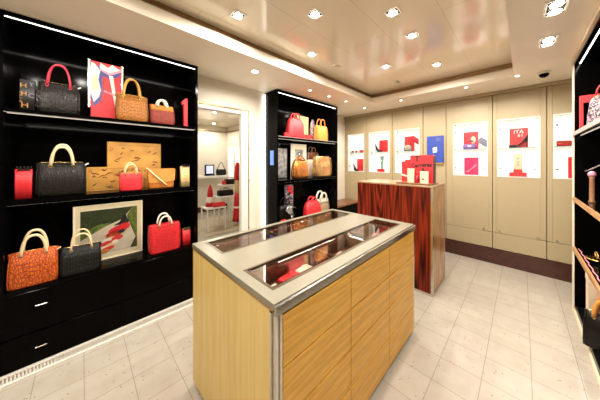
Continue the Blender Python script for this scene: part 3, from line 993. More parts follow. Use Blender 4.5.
# lower ledge (z .585)
bag('handbag', 'orange tooled leather handbag with cream handles at the left of the ledge', 'handbag', (-.240, 2.455, Z3), .232, .13, .235, M['orangel'], M['cream'], .135, .50, S3, letters='CHCHCHCH', rows=5, lettermat=M['toolo'], hr=.0085, charm=M['cream'])
bag('handbag', 'charcoal tooled leather handbag with cream handles in front of the framed photograph', 'handbag', (-.002, 2.455, Z3), .232, .13, .205, M['greyl'], M['cream'], .118, .50, S3, letters='CHCHCHCH', rows=4, lettermat=M['toolg'], hr=.0058)
fp = empty('framed_photograph', (.182, 2.60, Z3), 'framed photograph of a road with red goods in a wide ivory mount', 'picture', S3)
fw, fh = .47, .49
f = MB()
for q in ((-fw / 2, -fw / 2 + .012, 0, fh), (fw / 2 - .012, fw / 2, 0, fh)):
    f.box(q[0], q[1], -.012, .012, q[2], q[3], b=.002)
f.box(-fw / 2 + .012, fw / 2 - .012, -.012, .012, 0, .012, b=.002)
f.box(-fw / 2 + .012, fw / 2 - .012, -.012, .012, fh - .012, fh, b=.002)
f.build('frame', M['mount'], fp)
MB().box(-fw / 2 + .012, fw / 2 - .012, -.003, .008, .012, fh - .012).build('mount', M['mount'], fp)
pm = MB()
pw, ph = .385, .385
im = []
im.append((M['tree'], [(0, 0), (1, 0), (1, 1), (0, 1)]))
im.append((M['road'], [(0, .0), (.86, .0), (.97, .25), (.88, .52), (.80, .80), (.92, .98), (.70, .72), (.40, .60), (0, .36)]))
im.append((M['leaf'], [(0, .36), (.40, .60), (.52, .68), (.30, .66), (0, .54)]))
im.append((M['leaf'], [(.92, .98), (.82, .78), (.92, .45), (1, .20), (1, 1)]))
im.append((M['ink'], [(.55, .60), (.66, .66), (.76, .86), (.84, .66), (.82, .58)]))
for px, pz, rx, rz_, mm in ((.66, .50, .17, .06, 'red'), (.60, .43, .16, .035, 'crimson'), (.74, .55, .10, .05, 'red'), (.55, .36, .12, .04, 'orangel'), (.47, .28, .11, .04, 'ivory'), (.62, .30, .09, .04, 'red'), (.42, .20, .12, .04, 'redbright'), (.52, .17, .10, .03, 'goldcard'), (.33, .10, .12, .035, 'ivory'), (.45, .09, .10, .03, 'red'), (.58, .22, .05, .03, 'ivory'), (.38, .04, .08, .03, 'orangep'), (.70, .44, .05, .03, 'ink')):
    im.append((M[mm], ell(px, pz, rx * 1.25, rz_ * 1.45, 10, .25)))
flat_art(pm, pw, ph, -.0035, im)
ph_o = pm.build('print', None, fp)
ph_o.location = (0, 0, .058)
MB().box(-fw / 2 + .013, fw / 2 - .013, -.0125, -.0115, .013, fh - .013).build('glass', M['glass'], fp)
bag('handbag', 'scarlet leather tote with two ivory handles at the right of the ledge', 'handbag', (.572, 2.46, Z3), .262, .13, .262, M['redl'], M['ivory'], .092, .40, S3, shape=TOTE, letters='CHCHCHCH', rows=6, lettermat=M['crimson'], hr=.0075, noise=.012, zip_=False, tabs=False)
gift_bag('red gift bag with a green bow at the right end of the ledge', (.772, 2.47, Z3), .074, .05, .165, M['red'], M['greenbow'], ['CH', 'HC', 'CH', 'HC', 'CH'], group=S3)

# ---------------------------------------------------------------- smaller black cabinet: bags
Y1, Y2, Y3 = 1.8005, 1.1905, .5445
T1, T2, T3 = 'goods on the top shelf of the smaller black cabinet', 'goods on the middle shelf of the smaller black cabinet', 'goods on the bottom of the smaller black cabinet'
bag('handbag', 'slouchy scarlet handbag on the top shelf of the smaller cabinet', 'handbag', (2.375, 2.50, Y1), .335, .15, .33, M['redbright'], M['redbright'], .07, .40, T1, shape=SLOUCH, noise=.05, zip_=False, tabs=False, hr=.010, seed=4)
o = tag(MB().box(-.052, .052, -.02, .02, 0, .072, b=.004).build('gift_box', M['red']), 'small red box at the left end of the top shelf, smaller cabinet', 'box', T1)
o.location = (2.140, 2.43, Y1)
t = empty('wallet', (2.630, 2.46, Y1), 'crimson wallet leaning before the ochre drawing, top shelf of the smaller cabinet', 'wallet', T1)
MB().box(-.085, .085, -.012, .012, .0, .085, b=.006).build('body', M['crimson'], t)
MB().box(-.012, .012, -.016, -.0125, .035, .06, b=.002).build('clasp', M['gold'], t)
t = empty('framed_drawing', (2.665, 2.63, Y1), 'pale gold drawing with dark brush marks behind the slouchy scarlet handbag', 'picture', T1)
MB().box(-.15, .15, 0, .02, 0, .42, b=.003).build('board', M['goldcard'], t)
k = MB(); r = random.Random(5)
for i in range(16):
    x, z = r.uniform(-.11, .09), r.uniform(.05, .36)
    k.tube([(x + .045 * q / 4, -.0004, z + math.sin(q * 1.3 + i) * .012) for q in range(5)], [.001, .003, .0045, .003, .001], 5)
k.build('brush_drawing', M['ochredark'], t)
bag('handbag', 'orange upright handbag with dark handles on the top shelf of the smaller cabinet', 'handbag', (2.955, 2.47, Y1), .262, .13, .265, M['orangep'], M['caramel'], .125, .46, T1, shape=TOTE, noise=.03, zip_=False, tabs=False, hr=.010, seed=9)
t = empty('scarf', (2.865, 2.58, Y1), 'black and white printed scarf standing behind the orange upright handbag', 'scarf', T1)
MB().loft([(0, .05, .03, 3), (.15, .06, .035, 3), (.30, .05, .03, 2.5), (.38, .02, .015, 2)], 24, None, .15).build('folds', M['scarfprint'], t)

# middle
t = empty('framed_picture', (2.185, 2.60, Y2), 'small grey monochrome picture at the left of the middle shelf, smaller cabinet', 'picture', T2)
MB().box(-.11, .11, 0, .02, 0, .47, b=.003).build('frame', M['blackmatt'], t)
MB().box(-.098, .098, -.003, -.0005, .012, .458).build('print', M['print_bw'], t)
t = empty('framed_picture', (2.575, 2.62, Y2), 'tall monochrome picture in a white mount behind the copper handbag', 'picture', T2)
MB().box(-.18, .18, 0, .02, 0, .55, b=.003).build('frame', M['paper'], t)
MB().box(-.165, .165, -.003, -.0005, .015, .535).build('mount', M['mount'], t)
pp = MB()
flat_art(pp, .20, .32, -.0035, [(M['print_bw'], [(0, 0), (1, 0), (1, 1), (0, 1)]), (M['ink'], [(.25, 0), (.8, 0), (.75, .5), (.62, .62), (.66, .8), (.5, .9), (.36, .8), (.42, .6), (.28, .45)]), (M['paper'], ell(.52, .76, .08, .07))])
pp.build('print', None, t).location = (0, 0, .14)
bag('handbag', 'copper foil slouchy handbag in front of the tall monochrome picture', 'handbag', (2.43, 2.455, Y2), .320, .14, .285, M['copper'], M['copper'], .045, .40, T2, shape=SLOUCH[:6] + [(1, .36, .2, 3)], noise=.07, zip_=False, tabs=False, hr=.010, seed=12)
bag('handbag', 'big gold foil tote on the right of the middle shelf, smaller cabinet', 'handbag', (2.965, 2.45, Y2), .395, .15, .345, M['goldfoil'], M['cream'], .0, .40, T2, shape=TOTE, noise=.06, zip_=False, tabs=False, seed=3)
bag('handbag', 'ivory and brown handbag standing behind the big gold foil tote', 'handbag', (2.93, 2.655, Y2), .27, .11, .42, M['ivory'], M['brown'], .10, .44, T2, shape=TOTE, noise=.03, zip_=False, tabs=False, hr=.010, seed=6, toplid=M['brown'])
t = empty('scarf', (3.195, 2.52, Y2), 'silver striped scarf hanging at the right end of the middle shelf', 'scarf', T2)
MB().loft([(0, .03, .05, 3), (.2, .026, .06, 3), (.36, .02, .04, 2.5)], 24, None, .12).build('folds', M['silver'], t)

# bottom
bag('handbag', 'black handbag wrapped with a silver scarf at the left of the bottom shelf', 'handbag', (2.18, 2.52, Y3), .29, .14, .26, M['blackp'], M['blackp'], .09, .45, T3, shape=SLOUCH, noise=.05, zip_=False, tabs=False, hr=.009, seed=21)
t = empty('scarf', (2.185, 2.40, Y3), 'silver scarf draped in front of the black handbag on the bottom shelf', 'scarf', T3)
sc = MB()
for k in range(6):
    a = -.9 + k * .3
    sc.tube([(.02 + .01 * k, 0, .10), (-.03 - .02 * math.cos(a), -.010 - .004 * k, .15 + .02 * k), (-.10 + .01 * k, -.008, .20 + .012 * k), (-.05 + .05 * k * .6, -.006, .26 - .01 * k)], [.008, .016, .014, .006], 6, flat=.5)
sc.tube([(.02, 0, .032), (.03, 0, .07), (.02, 0, .12)], [.03, .02, .018], 8, flat=.5)
sc.build('folds', M['silver'], t)
t = empty('scarf_display', (2.40, 2.68, Y3), 'tall red, black and white printed scarf display on the bottom shelf', 'scarf', T3)
MB().loft([(0, .075, .03, 4), (.25, .08, .03, 4), (.52, .085, .028, 4)], 32, None, .05).build('scarf_cloth', M['scarfprint'], t)
q = MB()
for i in range(18):
    x, z = r.uniform(-.06, .06), r.uniform(.05, .36)
    q.lathe([(.016, 0), (.012, .004)], 8, (0, 0, 0))
    n = 10 * 0
q = MB()
for i in range(14):
    x, z = r.uniform(-.055, .055), r.uniform(.05, .40)
    e_ = ell(x, z, r.uniform(.010, .022), r.uniform(.008, .018), 9, r.uniform(0, 3))
    q.prism(e_, -.040, -.028, M['ink'])
for x, z in ((-.02, .44), (.03, .40), (-.03, .49), (.035, .47)):
    q.prism(ell(x, z, .030, .026, 10), -.042, -.028, M['red'])
q.build('printed_blots', None, t)
bag('handbag', 'round scarlet slouchy handbag on the bottom shelf of the smaller cabinet', 'handbag', (2.715, 2.45, Y3), .355, .17, .265, M['redbright'], M['redbright'], .055, .36, T3, shape=SLOUCH, noise=.04, zip_=False, tabs=False, hr=.011, seed=31)
bag('handbag', 'beige bag with big ivory handles at the right of the bottom shelf', 'handbag', (3.045, 2.53, Y3), .305, .14, .235, M['beige'], M['ivory'], .135, .56, T3, shape=TOTE, noise=.03, zip_=False, tabs=False, hr=.016, seed=33, toplid=M['ivory'])
o = tag(MB().box(-.046, .046, -.004, .004, 0, .085, b=.001).build('price_card', M['red']), 'red price card at the left front of the bottom shelf, smaller cabinet', 'card', T3)
o.location = (2.02, 2.37, Y3)

# low corner cabinet
lc = empty('low_cabinet', (3.70, 2.56, 0), 'low dark cabinet with a brown wooden top in the back corner', 'cabinet')
MB().box(3.275, 4.13, 2.39, 2.765, .001, .60).build('carcass', M['black'], lc, world=True)
MB().box(3.270, 4.132, 2.37, 2.77, .601, .632, b=.003).build('top', M['walnut'], lc, world=True)
bt = empty('bottle', (3.42, 2.60, .633), 'slim white bottle standing on the low corner cabinet', 'bottle')
MB().lathe([(.022, 0), (.025, .006), (.025, .11), (.014, .14), (.010, .15)], 20).build('body', M['paper'], bt)
MB().lathe([(.012, .1505), (.012, .20), (.009, .204)], 16).build('cap', M['ivory'], bt)

# ---------------------------------------------------------------- goods on the rosewood counter
HC = HH + .0425
G = 'goods on the rosewood counter'
t = empty('shopping_bag', (2.80, .812, HC), 'large red shopping bag with black script and black side, on the rosewood counter', 'shopping bag', None, math.radians(-90))
MB().box(-.120, .120, -.040, .040, 0, .315).build('bag_body', M['red'], t)
MB().box(.1205, .126, -.044, .044, 0, .30).build('side_gusset', M['ink'], t)
q = MB()
q.text('T', .085, lambda x, y: (-.045 + x * 1.2, -.0412, .270 + y), None, .003)
q.text('Carreras', .064, lambda x, y: (.0 + x * .92, -.0412, .200 + y + .02 * math.sin(x * 20) * .3), None, .0035)
q.text('&', .06, lambda x, y: (.02 + x, -.0412, .145 + y), None, .003)
q.build('printed_script', M['ink'], t)
t = empty('gift_box', (2.83, .995, HC), 'red box with a diagonal ribbon left of the large red shopping bag', 'box', None, math.radians(-90))
MB().box(-.05, .05, -.03, .03, 0, .245, b=.002).build('box', M['red'], t)
MB().prism([(-.052, .095), (-.052, .075), (.052, .045), (.052, .065)], -.032, -.0302).build('ribbon', M['ivory'], t)
def fold_card(label, loc, w, h, draw):
    t = empty('greeting_card', loc, label, 'card', G, math.radians(-90))
    MB().prism([(-w / 2, 0), (w / 2, 0), (w / 2, h), (-w / 2, h)], -.004, 0).build('front', M['creamcard'], t)
    q = MB()
    for dx, dz, s_, mm in draw:
        q.prism(ell(dx, dz, s_, s_ * .9, 9), -.0055, -.0042, M[mm])
    q.build('printed_marks', None, t)
    MB().prism([(-w / 2, 0), (w / 2, 0), (w / 2, h), (-w / 2, h)], .010, .014).build('back', M['creamcard'], t)
    MB().box(-w / 2, w / 2, -.0002, .0102, h - .002, h).build('fold', M['creamcard'], t)
    return t
fold_card('cream card with dark specks at the left front of the large red shopping bag', (2.70, .905, HC), .072, .162, [(-.022, .135, .006, 'ink'), (.008, .12, .003, 'ink'), (.012, .04, .004, 'brown'), (-.01, .07, .003, 'brown'), (.02, .09, .003, 'brown'), (-.02, .02, .004, 'brown')])
fold_card('cream card with a red spot, right front of the large red shopping bag', (2.70, .765, HC), .084, .134, [(-.012, .045, .012, 'red'), (.0, .10, .003, 'brown'), (-.025, .085, .003, 'brown'), (.02, .08, .003, 'brown'), (.026, .03, .003, 'brown')])
t = empty('perfume_bottle', (2.70, .838, HC), 'slender red perfume bottle between the two cream cards', 'bottle')
MB().lathe([(.016, 0), (.019, .005), (.019, .075), (.008, .088), (.008, .094)], 20).build('body', M['crimson'], t)
MB().lathe([(.012, .0945), (.013, .10), (.013, .118), (.008, .128)], 16).build('stopper', M['redbright'], t)

# ---------------------------------------------------------------- blue poster
t = empty('poster', (4.150, 1.010, 1.42), 'blue poster with a pale square on the back wall above the rosewood counter', 'poster', None, math.radians(-90))
MB().box(-.120, .120, -.012, .009, .012, .45, b=.002).build('panel', M['blue'], t)
MB().box(-.122, .122, -.014, .009, -.018, .0115, b=.002).build('ledge', M['gold'], t)
q = MB()
q.text('50', .07, lambda x, y: (.045 + x, -.0128, .385 + y), M['slate'])
q.prism([(-.03, .17), (.03, .185), (.026, .27), (-.034, .255)], -.0138, -.0122, M['paper'])
q.prism(ell(.008, .24, .014, .018, 9), -.0148, -.0139, M['pinkp'])
q.prism(ell(-.012, .205, .014, .012, 9), -.0148, -.0139, M['purple'])
q.prism(ell(.014, .20, .010, .009, 9), -.0148, -.0139, M['blue'])
q.build('print', None, t)

# ---------------------------------------------------------------- goods in the lit niches (all face the room, so turned by 90 degrees)
TURN = math.radians(-90)
NB, NS = 1.2455, 1.6415
GNI = 'goods in the lit wall niches'
def display_card(label, v, z, w, h, m, lines=(), inkm='paper', x=4.262, marks=()):
    t = empty('display_card', (x, v, z), label, 'card', GNI, TURN)
    o = MB().box(-w / 2, w / 2, -.005, .005, 0, h, b=.001).build('board', M[m], t)
    if lines or marks:
        q = MB()
        for tx, lx, lz, sz in lines:
            q.text(tx, sz, lambda a, b: (lx + a, -.0058, lz + b), M[inkm])
        for px, pz, rx, rz_, mm, ro in marks:
            q.prism(ell(px, pz, rx, rz_, 12, ro), -.0065, -.0052, M[mm])
        q.build('print', None, t)
    MB().box(-.015, .015, .0055, .024, 0, .05).build('easel', M['acrylic'], t)
    return t

def shoe(label, v, z, L_, m, lining, rz=TURN, x=4.225, hh=.085):
    t = empty('high_heel_shoe', (x, v, z), label, 'shoe', GNI, rz)
    # toe towards -x, heel towards +x ; sole curve from the toe up to the heel
    N = 14
    sole = []
    for i in range(N + 1):
        s_ = i / N
        px = -L_ / 2 + L_ * s_
        pz = .004 + hh * (0 if s_ < .28 else ((s_ - .28) / .72) ** 1.25 * 1.0)
        sole.append((px, pz, .010 + .032 * max(0, math.sin(PI * min(1, .12 + s_ * 1.05))) ** .8))
    ring = []
    fs = []
    vs = []
    n = 12
    for i, (px, pz, hw) in enumerate(sole):
        s_ = i / N
        up = .030 + .008 * math.sin(PI * s_) if s_ < .3 else (.018 if s_ < .62 else .018 + (s_ - .62) / .38 * .050)
        for k in range(n):
            a = 2 * PI * k / n
            vs.append((px, hw * math.cos(a), pz + (up * max(0, math.sin(a)) if math.sin(a) > 0 else .004 * math.sin(a))))
    for i in range(N):
        for k in range(n):
            fs.append((i * n + k, i * n + (k + 1) % n, (i + 1) * n + (k + 1) % n, (i + 1) * n + k))
    fs += [tuple(reversed(range(n))), tuple(range(N * n, N * n + n))]
    MB().add(vs, fs, None, True).build('upper', M[m], t)
    MB().tube([(L_ * .45, 0, hh * .96), (L_ * .455, 0, hh * .6), (L_ * .44, 0, .008), (L_ * .44, 0, .0005)], [.013, .007, .004, .0045], 8).build('heel', M[m], t)
    MB().tube([(px, 0, pz + .012) for px, pz, hw in sole[6:13]], [.010] * 7, 8, flat=.35).build('insole', M[lining], t)
    return t

def tilted(name, label, cat, v, z, w, h, m, deg, x=4.215, part='body', pm=None):
    t = empty(name, (x, v, z), label, cat, GNI, TURN)
    o = MB().prism([(math.cos(a) * px - math.sin(a) * pz, math.sin(a) * px + math.cos(a) * pz) for a in (math.radians(deg),) for px, pz in ((-w / 2, 0), (w / 2, 0), (w / 2, h), (-w / 2, h))], -.012, .012).build(part, M[m], t, bevel=.004)
    zmin = min(v_.co.z for v_ in o.data.vertices)
    for v_ in o.data.vertices:
        v_.co.z -= zmin - .0005
    MB().box(-.010, .010, .0125, .030, 0, h * .5, b=.002).build('easel', M['acrylic'], t)
    return t

# niche 1 (far left)
for v, lb in ((2.622, 'tiny dark red ring box, left one on the first niche shelf from the left'), (2.535, 'tiny dark red ring box, right one on the first niche shelf from the left')):
    t = empty('ring_box', (4.235, v, NS), lb, 'box', GNI)
    MB().box(-.02, .02, -.02, .02, 0, .025, b=.003).build('base', M['crimson'], t)
    MB().box(-.02, .02, -.02, .02, .026, .045, b=.003).build('lid', M['crimson'], t)
o = tag(MB().box(-.02, .02, -.045, .045, 0, .055, b=.003).build('gift_box', M['red']), 'flat red box at the right of the first niche shelf from the left', 'box', GNI); o.location = (4.235, 2.405, NS)
t = empty('necklace_stand', (4.245, 2.485, NS), 'thin wire necklace stand in the first niche from the left', 'jewellery stand', GNI)
q = MB()
q.tube([(0, .05 * math.cos(k * PI / 8), .17 + .07 * math.sin(k * PI / 8)) for k in range(16)], .0028, 6, closed=True)
q.build('ring', M['chrome'], t)
MB().tube([(0, 0, 0), (0, 0, .10)], .003, 6).build('stem', M['chrome'], t)
MB().lathe([(.03, 0), (.03, .004), (.01, .006)], 16).build('foot', M['chrome'], t)
display_card('plain red card in the bottom of the first niche from the left', 2.452, NB, .155, .26, 'red')
shoe('black high heel before the plain red card, bottom of the first niche', 2.535, NB, .175, 'blackp', 'ivory', TURN + 2.6, 4.205, .12)
# niche 2
display_card('plain red card on the glass shelf of the second niche from the left', 1.94, NS, .175, .235, 'red')
shoe('black high heel with ivory lining on the second niche shelf from the left', 2.025, NS, .185, 'blackp', 'ivory', TURN + 2.6, 4.205, .12)
t = empty('glass_vase', (4.258, 1.97, NB), 'clear ribbed glass stand in the bottom of the second niche', 'stand', GNI)
MB().lathe([(.034, 0), (.032, .01), (.02, .02), (.022, .12), (.036, .31), (.034, .312)], 20).build('vase', M['shelfglass'], t)
o = tag(MB().box(-.02, .02, -.07, .07, 0, .06, b=.003).build('gift_box', M['red']), 'flat red box at the bottom of the second niche', 'box', GNI); o.location = (4.195, 1.962, NB)
# niche 3
display_card('tall red card behind the dark red clutch in the third niche', 1.452, NS, .175, .27, 'red', marks=((-.03, .18, .03, .03, 'crimson', 0), (.03, .12, .025, .04, 'crimson', .4)))
tilted('clutch_bag', 'dark red clutch tilted on the shelf of the third niche', 'clutch', 1.352, NS + .09, .20, .085, 'crimson', -38, 4.226)
c_ = empty('coin_purse', (4.215, 1.47, NS), 'rounded grey green purse on the shelf of the third niche', 'purse', GNI, TURN)
MB().loft([(0, .06, .018, 3), (.03, .075, .024, 3), (.07, .07, .02, 3), (.10, .045, .010, 3)], 28).build('body', M['taupe'], c_)
MB().tube([(-.045, 0, .1025), (.045, 0, .1025)], .004, 8).build('clasp', M['gold'], c_)
display_card('red card in the bottom of the third niche behind the gift box', 1.45, NB, .16, .24, 'red', marks=((-.03, .05, .05, .012, 'ivory', .5),))
# niche 4
display_card('red card with dark flourishes on the shelf of the fourth niche', .556, NS, .182, .265, 'red', marks=((-.035, .19, .055, .012, 'crimson', .4), (-.02, .13, .06, .016, 'crimson', -.3), (-.05, .09, .02, .04, 'crimson', .2), (.03, .14, .030, .055, 'creamcard', 0)))
tilted('wallet', 'grey violet wallet tilted on the shelf of the fourth niche', 'wallet', .42, NS + .012, .155, .085, 'slate', -38, 4.226)
c_ = empty('coin_purse', (4.205, .565, NS), 'low purple purse with a pale clasp on the fourth niche shelf', 'purse', GNI, TURN)
MB().loft([(0, .07, .016, 3), (.025, .085, .022, 3), (.06, .08, .016, 3), (.075, .06, .008, 3)], 28).build('body', M['purple'], c_)
MB().box(-.02, .025, -.028, -.0215, .03, .055, b=.003).build('clasp', M['paper'], c_)
display_card('magenta card with pink swirls in the bottom of the fourth niche', .55, NB, .175, .268, 'magenta', lines=(('CHERIE', 0, .245, .03),), inkm='ink', marks=((.01, .10, .075, .008, 'pinkp', .7), (.03, .13, .05, .007, 'pinkp', .9), (-.04, .055, .03, .010, 'pinkp', .2)))
# niche 5
display_card('red card with white letters behind the black slingback heel', .033, NS, .182, .265, 'red', lines=(('ITA', .0, .215, .065), ('61', .018, .165, .06)))
shoe('black slingback heel on the shelf of the fifth niche', .035, NS, .185, 'blackp', 'creamcard', TURN + .12, 4.215, .105)
q_ = empty('gift_box', (4.225, .04, NB), 'stepped red box under the perfume card in the fifth niche', 'box', GNI, TURN)
MB().box(-.085, .085, -.04, .04, 0, .055, b=.002).build('box', M['red'], q_)
MB().box(-.045, .045, -.03, .03, .0555, .095, b=.002).build('lid', M['red'], q_)
t = empty('perfume_card', (4.225, .038, NB + .0955), 'pale green and gold card standing on the stepped red box', 'card', GNI, TURN)
MB().box(-.040, .040, -.006, .006, 0, .215, b=.002).build('card', M['goldcard'], t)
q = MB()
q.prism([(-.030, .01), (.030, .01), (.030, .205), (-.030, .205)], -.0072, -.0062, M['creamcard'])
for z in (.06, .10, .15):
    q.prism(ell(.0, z, .008, .014, 10), -.0085, -.0073, M['taupe'])
q.build('print', None, t)
# niche 6
t = empty('wallet', (4.222, -.365, NS), 'dark red wallet on the shelf of the niche by the right cabinet', 'wallet', GNI, TURN)
MB().box(-.06, .06, -.035, .035, 0, .065, b=.008).build('body', M['redl'], t)
MB().box(-.058, .058, -.038, -.0355, .03, .036).build('clasp', M['gold'], t)
display_card('narrow red box-like card at the bottom of the niche by the right cabinet', -.46, NB, .12, .26, 'red')

# ---------------------------------------------------------------- inside the glass inserts of the oak counter
ZT = .7855
GI = 'small goods under the counter glass'
def flat(name, label, cat, u, v, w, d, h, m, rz=0, extra=None):
    t = empty(name, (u, v, ZT), label, cat, GI, math.radians(rz))
    MB().box(-w / 2, w / 2, -d / 2, d / 2, 0, h, b=.003).build('body', M[m], t)
    if extra:
        MB().box(w * .1, w * .28, -d / 2 - .001, d / 2 + .001, h * .3, h + .0015).build('strap', M[extra], t)
    return t
flat('card_holder', 'white card holder nearest the corner under the counter glass', 'card holder', .712, .905, .060, .055, .012, 'paper', 8)
flat('wallet', 'long red wallet under the near counter glass', 'wallet', .828, .925, .125, .060, .020, 'red', 8, 'crimson')
flat('wallet', 'long white wallet beside the red one under the near counter glass', 'wallet', .955, .925, .105, .060, .020, 'paper', 6, 'ivory')
t = empty('display_block', (.97, .80, ZT), 'upright tan leather block behind the long white wallet', 'block', GI)
MB().box(-.03, .03, -.008, .008, .0, .07, b=.003).build('body', M['caramel'], t)
MB().box(-.02, .02, -.012, .012, -.0, .006).build('foot', M['caramel'], t)
flat('card_holder', 'white card holder in the middle compartment under the near glass', 'card holder', 1.28, .90, .11, .05, .014, 'paper', 4)
flat('coin_purse', 'red purse in the far compartment under the near glass', 'purse', 1.80, .86, .10, .09, .035, 'red', 20, 'crimson')
flat('card_holder', 'cream card holder beside the red purse in the far compartment', 'card holder', 1.64, .86, .10, .11, .015, 'paper', 0)
flat('jewellery_box', 'small silver box in the middle of the far glass insert', 'box', 1.36, 1.36, .05, .05, .05, 'silver', 10)

# ---------------------------------------------------------------- right-hand shelves
RS = 'goods on the right-hand shelves'
t = empty('display_arch', (3.30, -.45, 1.7285), 'red square display arch on the top right-hand shelf', 'display arch', RS)
MB().box(-.012, .012, -.10, .072, .262, .33, b=.002).build('top_bar', M['red'], t)
MB().box(-.012, .012, .050, .072, 0, .2615, b=.002).build('post', M['red'], t)
MB().box(-.012, .012, -.10, -.078, 0, .2615, b=.002).build('post', M['red'], t)
bag('handbag', 'pink and white printed handbag on the top right-hand shelf', 'handbag', (2.93, -.475, 1.7285), .20, .13, .26, M['scarfprint'], M['crimson'], .08, .45, RS, shape=SLOUCH, noise=.08, zip_=False, tabs=False, rz=-2.2, seed=41)
t = empty('scarf', (3.07, -.415, 1.7285), 'printed scarf end beside the printed handbag on the top right-hand shelf', 'scarf', RS)
MB().loft([(0.0, .006, .006, 3), (.03, .022, .014, 3), (.08, .026, .016, 3), (.16, .018, .012, 3), (.22, .010, .008, 3)], 20, None, .2).build('folds', M['scarfprint'], t)
MB().loft([(.19, .013, .010, 3), (.205, .016, .012, 3), (.22, .012, .010, 3)], 16).build('tie', M['purple'], t)
t = empty('umbrella_stand', (3.05, -.415, 1.1035), 'tan leather column with a pink tied top on the middle right-hand shelf', 'stand', RS)
MB().lathe([(.022, 0), (.020, .01), (.015, .02), (.014, .20), (.017, .22)], 20).build('column', M['tanbrown'], t)
MB().lathe([(.020, .221), (.024, .235), (.020, .255), (.008, .265)], 16).build('tied_top', M['pinkp'], t)
MB().tube([(.05, .028, .262), (.0, .0, .285), (-.10, -.03, .32)], [.004, .005, .005], 8).build('rod', M['silver'], t)
t = empty('belt', (2.98, -.43, .6285), 'gold buckled belt coiled on the lower right-hand shelf', 'belt', RS)
MB().tube([(.05 * math.cos(k * PI / 8), .04 * math.sin(k * PI / 8), .026) for k in range(16)], [.022] * 16, 8, closed=True, flat=.25).build('strap', M['gold'], t)
MB().tube([(.055 * math.cos(k * PI / 4), .0, .060 + .022 * math.sin(k * PI / 4)) for k in range(8)], .006, 8, closed=True).build('buckle', M['gold'], t)
t = empty('chain', (2.9, -.375, .6285), 'thin pink chain laid along the lower right-hand shelf', 'chain', RS)
MB().tube([(-.4 + .05 * k, .004 * math.sin(k * 2.1), .005) for k in range(17)], .004, 6).build('links', M['pinkp'], t)
bag('handbag', 'black handbag with a tan handle at the bottom of the right cabinet', 'handbag', (2.72, -.435, .0615), .20, .12, .26, M['blackp'], M['tanp'], .13, .5, RS, rz=-1.9, hr=.013, seed=5)
t = empty('gift_box', (2.99, -.43, .0615), 'cream box behind the black handbag at the bottom right', 'box', RS)
MB().box(-.04, .04, -.05, .05, 0, .40, b=.003).build('box', M['creamcard'], t)
MB().box(-.043, .043, -.053, .053, .401, .45, b=.003).build('lid', M['creamcard'], t)

# ---------------------------------------------------------------- the next shop
tag(MB().box(1.70, 2.95, 4.25, 5.6, .001, .010, b=.003).build('rug', M['rug']), 'beige rug under the white display tables beyond the doorway', 'rug')
GT = 'white display tables beyond the doorway'
def acrylic_table(label, x, y, w, d, h):
    t = empty('display_table', (x, y, .0105), label, 'table', GT)
    MB().box(-w / 2, w / 2, -d / 2, d / 2, h - .03, h, b=.004).build('tabletop', M['acrylic'], t)
    for sx in (-1, 1):
        for sy in (-1, 1):
            MB().box(sx * (w / 2 - .02) - .011, sx * (w / 2 - .02) + .011, sy * (d / 2 - .02) - .011, sy * (d / 2 - .02) + .011, 0, h - .0305).build('leg', M['acrylic'], t)
    return t
acrylic_table('lowest white display table, holding the red pointed scarf display', 1.99, 4.62, .42, .34, .485)
acrylic_table('middle white display table, holding black bags', 2.40, 4.95, .42, .34, .64)
acrylic_table('tallest white display table, holding a black and red bag', 2.70, 5.32, .46, .34, .86)
t = empty('scarf_display', (1.94, 4.68, .496), 'pointed red and ivory scarf display on the lowest white table', 'scarf')
MB().lathe([(.09, 0), (.075, .10), (.060, .20), (.055, .30), (.040, .38), (.012, .46)], 20).build('red_scarf', M['redl'], t)
MB().lathe([(.081, .085), (.079, .12), (.065, .19), (.0625, .20)], 20).build('ivory_band', M['ivory'], t)
bag('clutch_bag', 'flat red clutch lying on the lowest white table beyond the doorway', 'clutch', (2.06, 4.54, .496), .26, .12, .09, M['redbright'], M['redbright'], 0, .4, None, shape=TOTE, zip_=True, tabs=False)
bag('handbag', 'flat black handbag on the middle white table beyond the doorway', 'handbag', (2.40, 4.93, .651), .36, .18, .13, M['blackp'], M['blackp'], .05, .5, None, shape=TOTE, zip_=True, tabs=False)
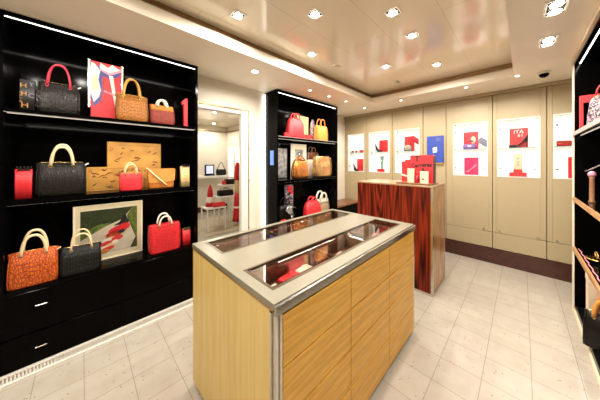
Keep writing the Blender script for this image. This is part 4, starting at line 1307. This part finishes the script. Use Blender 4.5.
bag('handbag', 'long black bag on the tallest white table beyond the doorway', 'handbag', (2.74, 5.30, .871), .34, .2, .13, M['blackp'], M['crimson'], .04, .5, None, shape=TOTE, zip_=True, tabs=False)
bag('clutch_bag', 'crimson pouch at the left end of the tallest white table', 'clutch', (2.525, 5.26, .871), .07, .12, .10, M['redbright'], M['redbright'], 0, .4, None, shape=TOTE, zip_=False, tabs=False)
t = empty('mannequin_stand', (2.50, 4.54, .0105), 'tall red draped dress stand with a tan middle seen at the door jamb', 'mannequin')
MB().lathe([(.11, .10), (.10, .20), (.085, .40), (.07, .60), (.06, .72)], 20).build('red_skirt', M['redl'], t)
MB().lathe([(.0601, .721), (.055, .80), (.06, .98), (.05, 1.02)], 20).build('tan_middle', M['tanpole'], t)
MB().lathe([(.0601, 1.021), (.075, 1.10), (.06, 1.22), (.055, 1.32), (.03, 1.42)], 20).build('red_bodice', M['redl'], t)
MB().lathe([(.07, 0), (.07, .01), (.015, .02), (.015, .0995)], 16).build('foot', M['tanpole'], t)
MB().lathe([(.088, .395), (.0865, .42), (.08, .44)], 20).build('belt', M['ivory'], t)
sf = struct(MB().box(1.2, 3.10, 6.10, 6.458, .985, 1.05, b=.004).build('wall_shelf', M['white']))
t = empty('screen_display', (2.56, 6.22, 1.051), 'dark framed display with a pale violet picture on the far white shelf', 'screen')
MB().box(-.13, .13, -.02, .02, .03, .31, b=.01).build('frame', M['blackmatt'], t)
MB().box(-.095, .095, -.024, -.0205, .06, .28).build('picture', M['screenw'], t)
MB().box(-.14, .14, -.06, .06, 0, .0295, b=.004).build('base', M['blackmatt'], t)
bag('handbag', 'black handbag with a long triangular strap on the far white shelf', 'handbag', (2.90, 6.22, 1.051), .28, .12, .17, M['blackp'], M['blackp'], 0, .4, None, shape=TOTE, zip_=False, tabs=False)
MB().tube([(-.12, 0, .16), (-.02, 0, .37), (.02, 0, .37), (.12, 0, .16)], .010, 8).build('strap', M['blackp'], bpy.data.objects['handbag.' + '%03d' % max(int(o.name[-3:]) for o in bpy.data.objects if o.name.startswith('handbag.'))])
